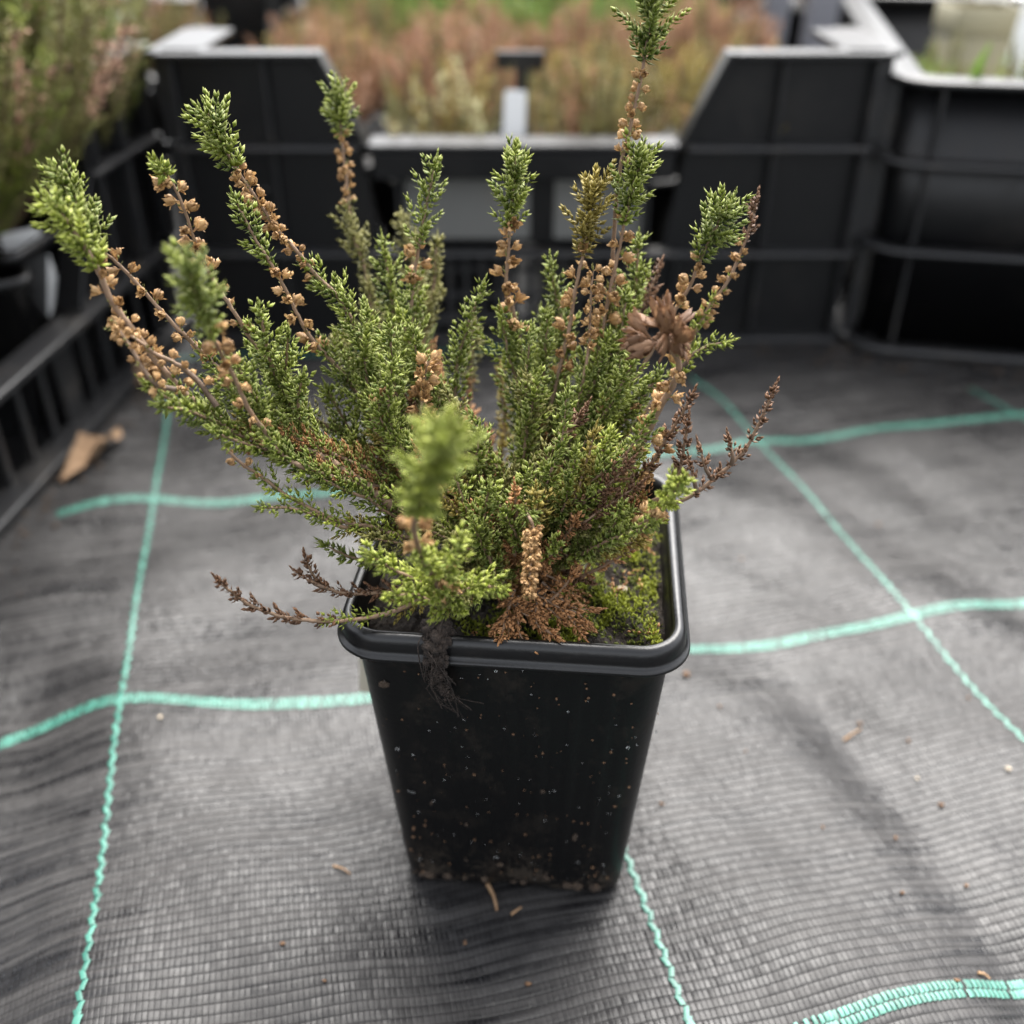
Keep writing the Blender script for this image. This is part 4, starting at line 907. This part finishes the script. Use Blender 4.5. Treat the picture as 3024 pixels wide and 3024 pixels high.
FCM = Matrix.Translation((ctr[0]-.01, ctr[1]+.635, 0)) @ Matrix.Rotation(R(-3), 4, 'Z')
for (x, y, kd) in ((-.15,-.22,'tallred'),(-.05,-.22,'tallred'),(.05,-.22,'tallred'),(.15,-.20,'dull'),(.10,-.08,'tall'),(0,-.09,'tallred'),(-.12,-.09,'tallred'),(.14,.06,'dull')):
    place(kd, x, y, .0072, random.uniform(0, 6.28), random.uniform(.9, 1.05), 'in the crate behind the slatted crate', FCM)
for i_ in range(4):
    for j in range(2): place('bright', -.165+.103*i_, 1.36+.115*j, .0072, random.uniform(0, 6.28), 1.1, 'in the far crate')
for (x, y) in ((-.235,-.135),(-.135,-.14),(-.03,-.135),(.07,-.13),(.17,-.135),(-.245,-.055),(.17,-.03),(.17,.08)):
    place('low', x, y, .0072, random.uniform(0, 6.28), (1.10 if y < -.1 else 1.0)*random.uniform(.98, 1.04), 'in the round cornered crate', RCM)

# things in the crates
def slab(name, sx, sy, sz, mat, loc, rot, label, cat, group=None):
    e = link(name, box_mesh(name, -sx/2, sx/2, -sy/2, sy/2, 0, sz, M[mat], .0006)); e.location = loc; e.rotation_euler = rot; return tag(e, label, cat, group)
def arrow_label(name, w, h, mat, loc, rot, label, cat):
    bm = bmesh.new(); pts = [(-w*.18,0),(0,-h*.12),(w*.18,0),(w*.5,h*.35),(w*.5,h*.94),(w*.42,h),(-w*.42,h),(-w*.5,h*.94),(-w*.5,h*.35)]
    A = [bm.verts.new((x, 0, z)) for x, z in pts]; B = [bm.verts.new((x, .0008, z)) for x, z in pts]; bm.faces.new(A); bm.faces.new(B[::-1])
    for k in range(len(pts)): bm.faces.new((A[k], A[(k+1) % len(pts)], B[(k+1) % len(pts)], B[k]))
    o = link(name, bm_mesh(name, bm, M[mat])); o.location = loc; o.rotation_euler = rot; return tag(o, label, cat)
arrow_label('plant_label', .021, .042, 'white', (-.256, .534, .064), (R(-12), R(-8), R(14)), 'white plastic label in the slatted crate below the tall heathers', 'label')
arrow_label('plant_label', .014, .050, 'white', (.0005, .672, .100), (R(-6), R(2), 0), 'narrow white label standing in the notched crate', 'label')
bl = empty('label_holder', (.0065, .7355, .0690)); tag(bl, 'black T shaped label holder standing among the brown heathers', 'label holder')
link('stake', box_mesh('stake', -.004, .004, -.0015, .0015, 0, .085, M['crate']), bl); link('head', box_mesh('head', -.017, .015, -.002, .004, .083, .094, M['crate']), bl)

# behind on the right: grey posts, a leaning black tray, cream pots, added white labels and sheet
for x, w in ((.300, .024), (.352, .034)):
    slab('metal_post', w, .02, .36, 'metal', (x, 1.30, 0), (0, R(2), R(6)), ('narrow' if w < .03 else 'wide')+' grey metal post standing behind the notched crate', 'post')
slab('tray', .09, .012, .34, 'crate', (.415, 1.335, 0), (R(8), R(-5), R(-4)), 'black tray standing on edge beside the grey posts', 'tray')
def cream_pot(loc, s, i_):
    p = empty('plant_pot', loc); p.rotation_euler = (0, 0, R(17*i_)); tag(p, 'square cream plastic pot inside the round cornered crate', 'pot', 'cream pots in the round cornered crate'); p.scale = (.55, .55, s)
    V, F = loft([sq_ring(.034, .007, 0, 3, 4), sq_ring(.044, .008, .092, 3, 4), sq_ring(.042, .008, .092, 3, 4), sq_ring(.041, .008, .075, 3, 4), sq_ring(.001, .0003, .074, 3, 4)]); link('pot_wall', mesh_np('pot_wall', V, F, M['creampot']), p)
    V, F = loft([sq_ring(.043, .008, .086, 3, 4), sq_ring(.047, .009, .086, 3, 4), sq_ring(.047, .009, .097, 3, 4), sq_ring(.0425, .008, .097, 3, 4)]); link('pot_rim', mesh_np('pot_rim', V, F, M['creampot']), p)
for k, (x, y) in enumerate(((-.215,.075),(-.115,.015),(.005,.03),(-.10,.13),(.03,.14))): cream_pot(RCM @ Vector((x, y, .0072)), (1.72, 1.62, 1.70, 1.8, 1.75)[k], k)
for k, (x, y) in enumerate(((-.200,-.010),(-.125,-.050),(-.17,.14),(.06,.07),(-.045,.165))):  # white labels added to stand in for bright out-of-focus highlights
    w = RCM @ Vector((x, y, .0072)); o = arrow_label('plant_label', (.030, .022, .03, .04, .05)[k], .185, 'white', w+Vector((0, 0, .022)), (R(random.uniform(-10, 4)), R(random.uniform(-8, 8)), aR+R(random.uniform(-25, 25))), 'added white label in place of a bright blurred patch between the cream pots', 'label'); o['group'] = 'added white labels for bright patches between the cream pots'
for kd, x, y in (('bright',.30,1.55),('red',.41,1.50),('bright',.52,1.58),('bright',.36,1.72),('red',.26,1.42),('bright',.50,1.42),('low',.62,1.50),('low',.75,1.55)):
    place(kd, x, y, 0, random.uniform(0, 6.28), 1.15, 'on the ground behind the grey posts')
sh = empty('bright_patch_sheet', (1.65, 2.35, 0)); tag(sh, 'crumpled white sheet added in place of bright blurred patches far behind the round cornered crate', 'sheet')  # added sheet, bright enough to blow out into white blurred patches
a = np.linspace(-.75, .75, 40); b = np.linspace(-.5, .7, 30); X, Y = np.meshgrid(a, b); Z = .012+.008*np.sin(13*X+3*Y)+.007*np.sin(17*Y-6*X)+rng.normal(0, .0012, X.shape)
i = (np.arange(29)[:, None]*40+np.arange(39)[None]).ravel(); link('sheet', mesh_np('sheet', np.stack([X, Y, Z], -1).reshape(-1, 3), np.stack([i, i+1, i+41, i+40], -1), M['white']), sh)
# an upright green blade in the round cornered crate
gb = Leaves(); bp = np.array(on_z(1848*S, 160*S, .163))
P = np.array([bp+[0, .012, -.075], bp+[0, .012, -.02], bp+[.002, .012, .006], bp+[.006, .012, .020]]); C, _ = catmull(P, .002)
V, F = tube_np(C, np.interp(np.linspace(0, 1, len(C)), [0, .55, .85, 1], [.0015, .0032, .0028, .0006]), 6)
o = link('grass_blade', mesh_np('grass_blade', V-P[0], F, M['grass'], True, {'tint': np.full(len(V), .8), 'edge': np.zeros(len(V))})); o.location = P[0]; tag(o, 'single upright yellow green shoot at the rim of the round cornered crate', 'shoot')

# ------------------------------------------------------------------ crumbs on the fabric
def ground_at(x, y, up=0): p = on_z(x, y); return Vector((p[0], p[1], float(ground_z(p[0], p[1]))+.0004+up))
CR = [(2024,2000,.0022),(2123,2099,.0012),(2545,2112,.0016),(2687,2173,.0013),(2784,2361,.0017),(2715,2276,.0011),(2977,2276,.0015),(2664,2640,.0012),(2824,2899,.0014),(1372,2775,.0013),(1561,2893,.0016),(2200,2225,.0009),(1952,2385,.0011),(2650,2460,.0010),(840,2810,.0012),(2430,2440,.0009),(2860,2600,.0010),(480,2150,.0014),(2190,1650,.0013),(2595,1545,.0013),(2860,2060,.0012),(960,2910,.0010)]
for k, (x, y, s) in enumerate(CR):
    s *= .62
    pale = k in (5, 6, 17); o = pebble('crumb', ground_at(x, y, s*.3), s, M['grit'] if pale else M['crumb'], 40+k, 1, .6)
    tag(o, ('tiny pale crumb' if pale else 'tiny brown plant crumb')+' lying on the woven fabric', 'crumb', ('pale' if pale else 'brown')+' crumbs scattered on the fabric')
for k, (x0, y0, x1, y1, r_, lab) in enumerate(((985,2562,1035,2585,.0004,'thin tan twig on the fabric left of the pot'),(1440,2615,1468,2690,.0007,'brown twig lying against the foot of the pot'),(2500,2150,2548,2125,.0005,'thin tan twig on the fabric beside the right folded crease'),(2892,2862,2930,2875,.0005,'thin brown twig beside the teal thread crossing'),(1510,2700,1540,2680,.0005,'short brown twig on the fabric before the pot'))):
    a, b = ground_at(x0, y0, r_*.5), ground_at(x1, y1, r_*.5); C, _ = catmull([a, (a+b)/2+Vector((.0004, .0003, .0002)), b], .0006)
    V, F = tube_np(C, np.linspace(r_, r_*.6, len(C)), 6); o = link('twig', mesh_np('twig', V-np.array(a), F, M['twig'])); o.location = a; tag(o, lab, 'twig')
def dead_leaf(x, y, L, W, rz, label):
    A, B = np.meshgrid(np.linspace(-1, 1, 7), np.linspace(0, 1, 10)); wv = W*np.sin(np.pi*np.clip(.05+.93*B, 0, 1))**.8
    X = A*wv*(1+.15*np.sin(B*14)); Z = .0030+.007*A*A*np.sin(np.pi*B)+.0028*np.sin(9*B+3*A)+.0012*np.sin(23*B+5*A)+rng.normal(0, .0004, A.shape); i = (np.arange(9)[:, None]*7+np.arange(6)[None]).ravel()
    o = link('dead_leaf', mesh_np('dead_leaf', np.stack([X, B*L, Z], -1).reshape(-1, 3), np.stack([i, i+1, i+8, i+7], -1), M['deadleaf'])); o.location = ground_at(x, y); o.rotation_euler = (0, 0, rz); tag(o, label, 'leaf')
dead_leaf(190, 1430, .052, .007, R(-16), 'curled tan dead leaf beside the foot of the slatted crate')
dead_leaf(395, 1150, .024, .007, R(-35), 'small brown dead leaf near the corner of the slatted crate')
parts = []
for k in range(420):
    if k < 150: t = random.random(); p = p0+(p1-p0)*(t*1.5-.45)-nl*abs(random.gauss(.004, .010))
    elif k < 300: p = np.array([random.uniform(-.2, .23), .632-abs(random.gauss(0, .022))])
    else: p = q0+dr*random.uniform(-.02, .2)-nr*abs(random.gauss(.004, .022))
    s = random.uniform(.0006, .0022)*random.random()**.6
    parts.append((BV*s*np.array([1.2, 1, .6])*(1+rng.normal(0, .2, (len(BV), 1)))+np.array([p[0], p[1], float(ground_z(p[0], p[1]))+s*.35]), BF))
V, F = merge(parts); o = link('soil_crumbs', mesh_np('soil_crumbs', V, F, M['dirtcrumb'])); tag(o, 'dark soil crumbs strewn along the feet of the crates', 'soil', kind='stuff')
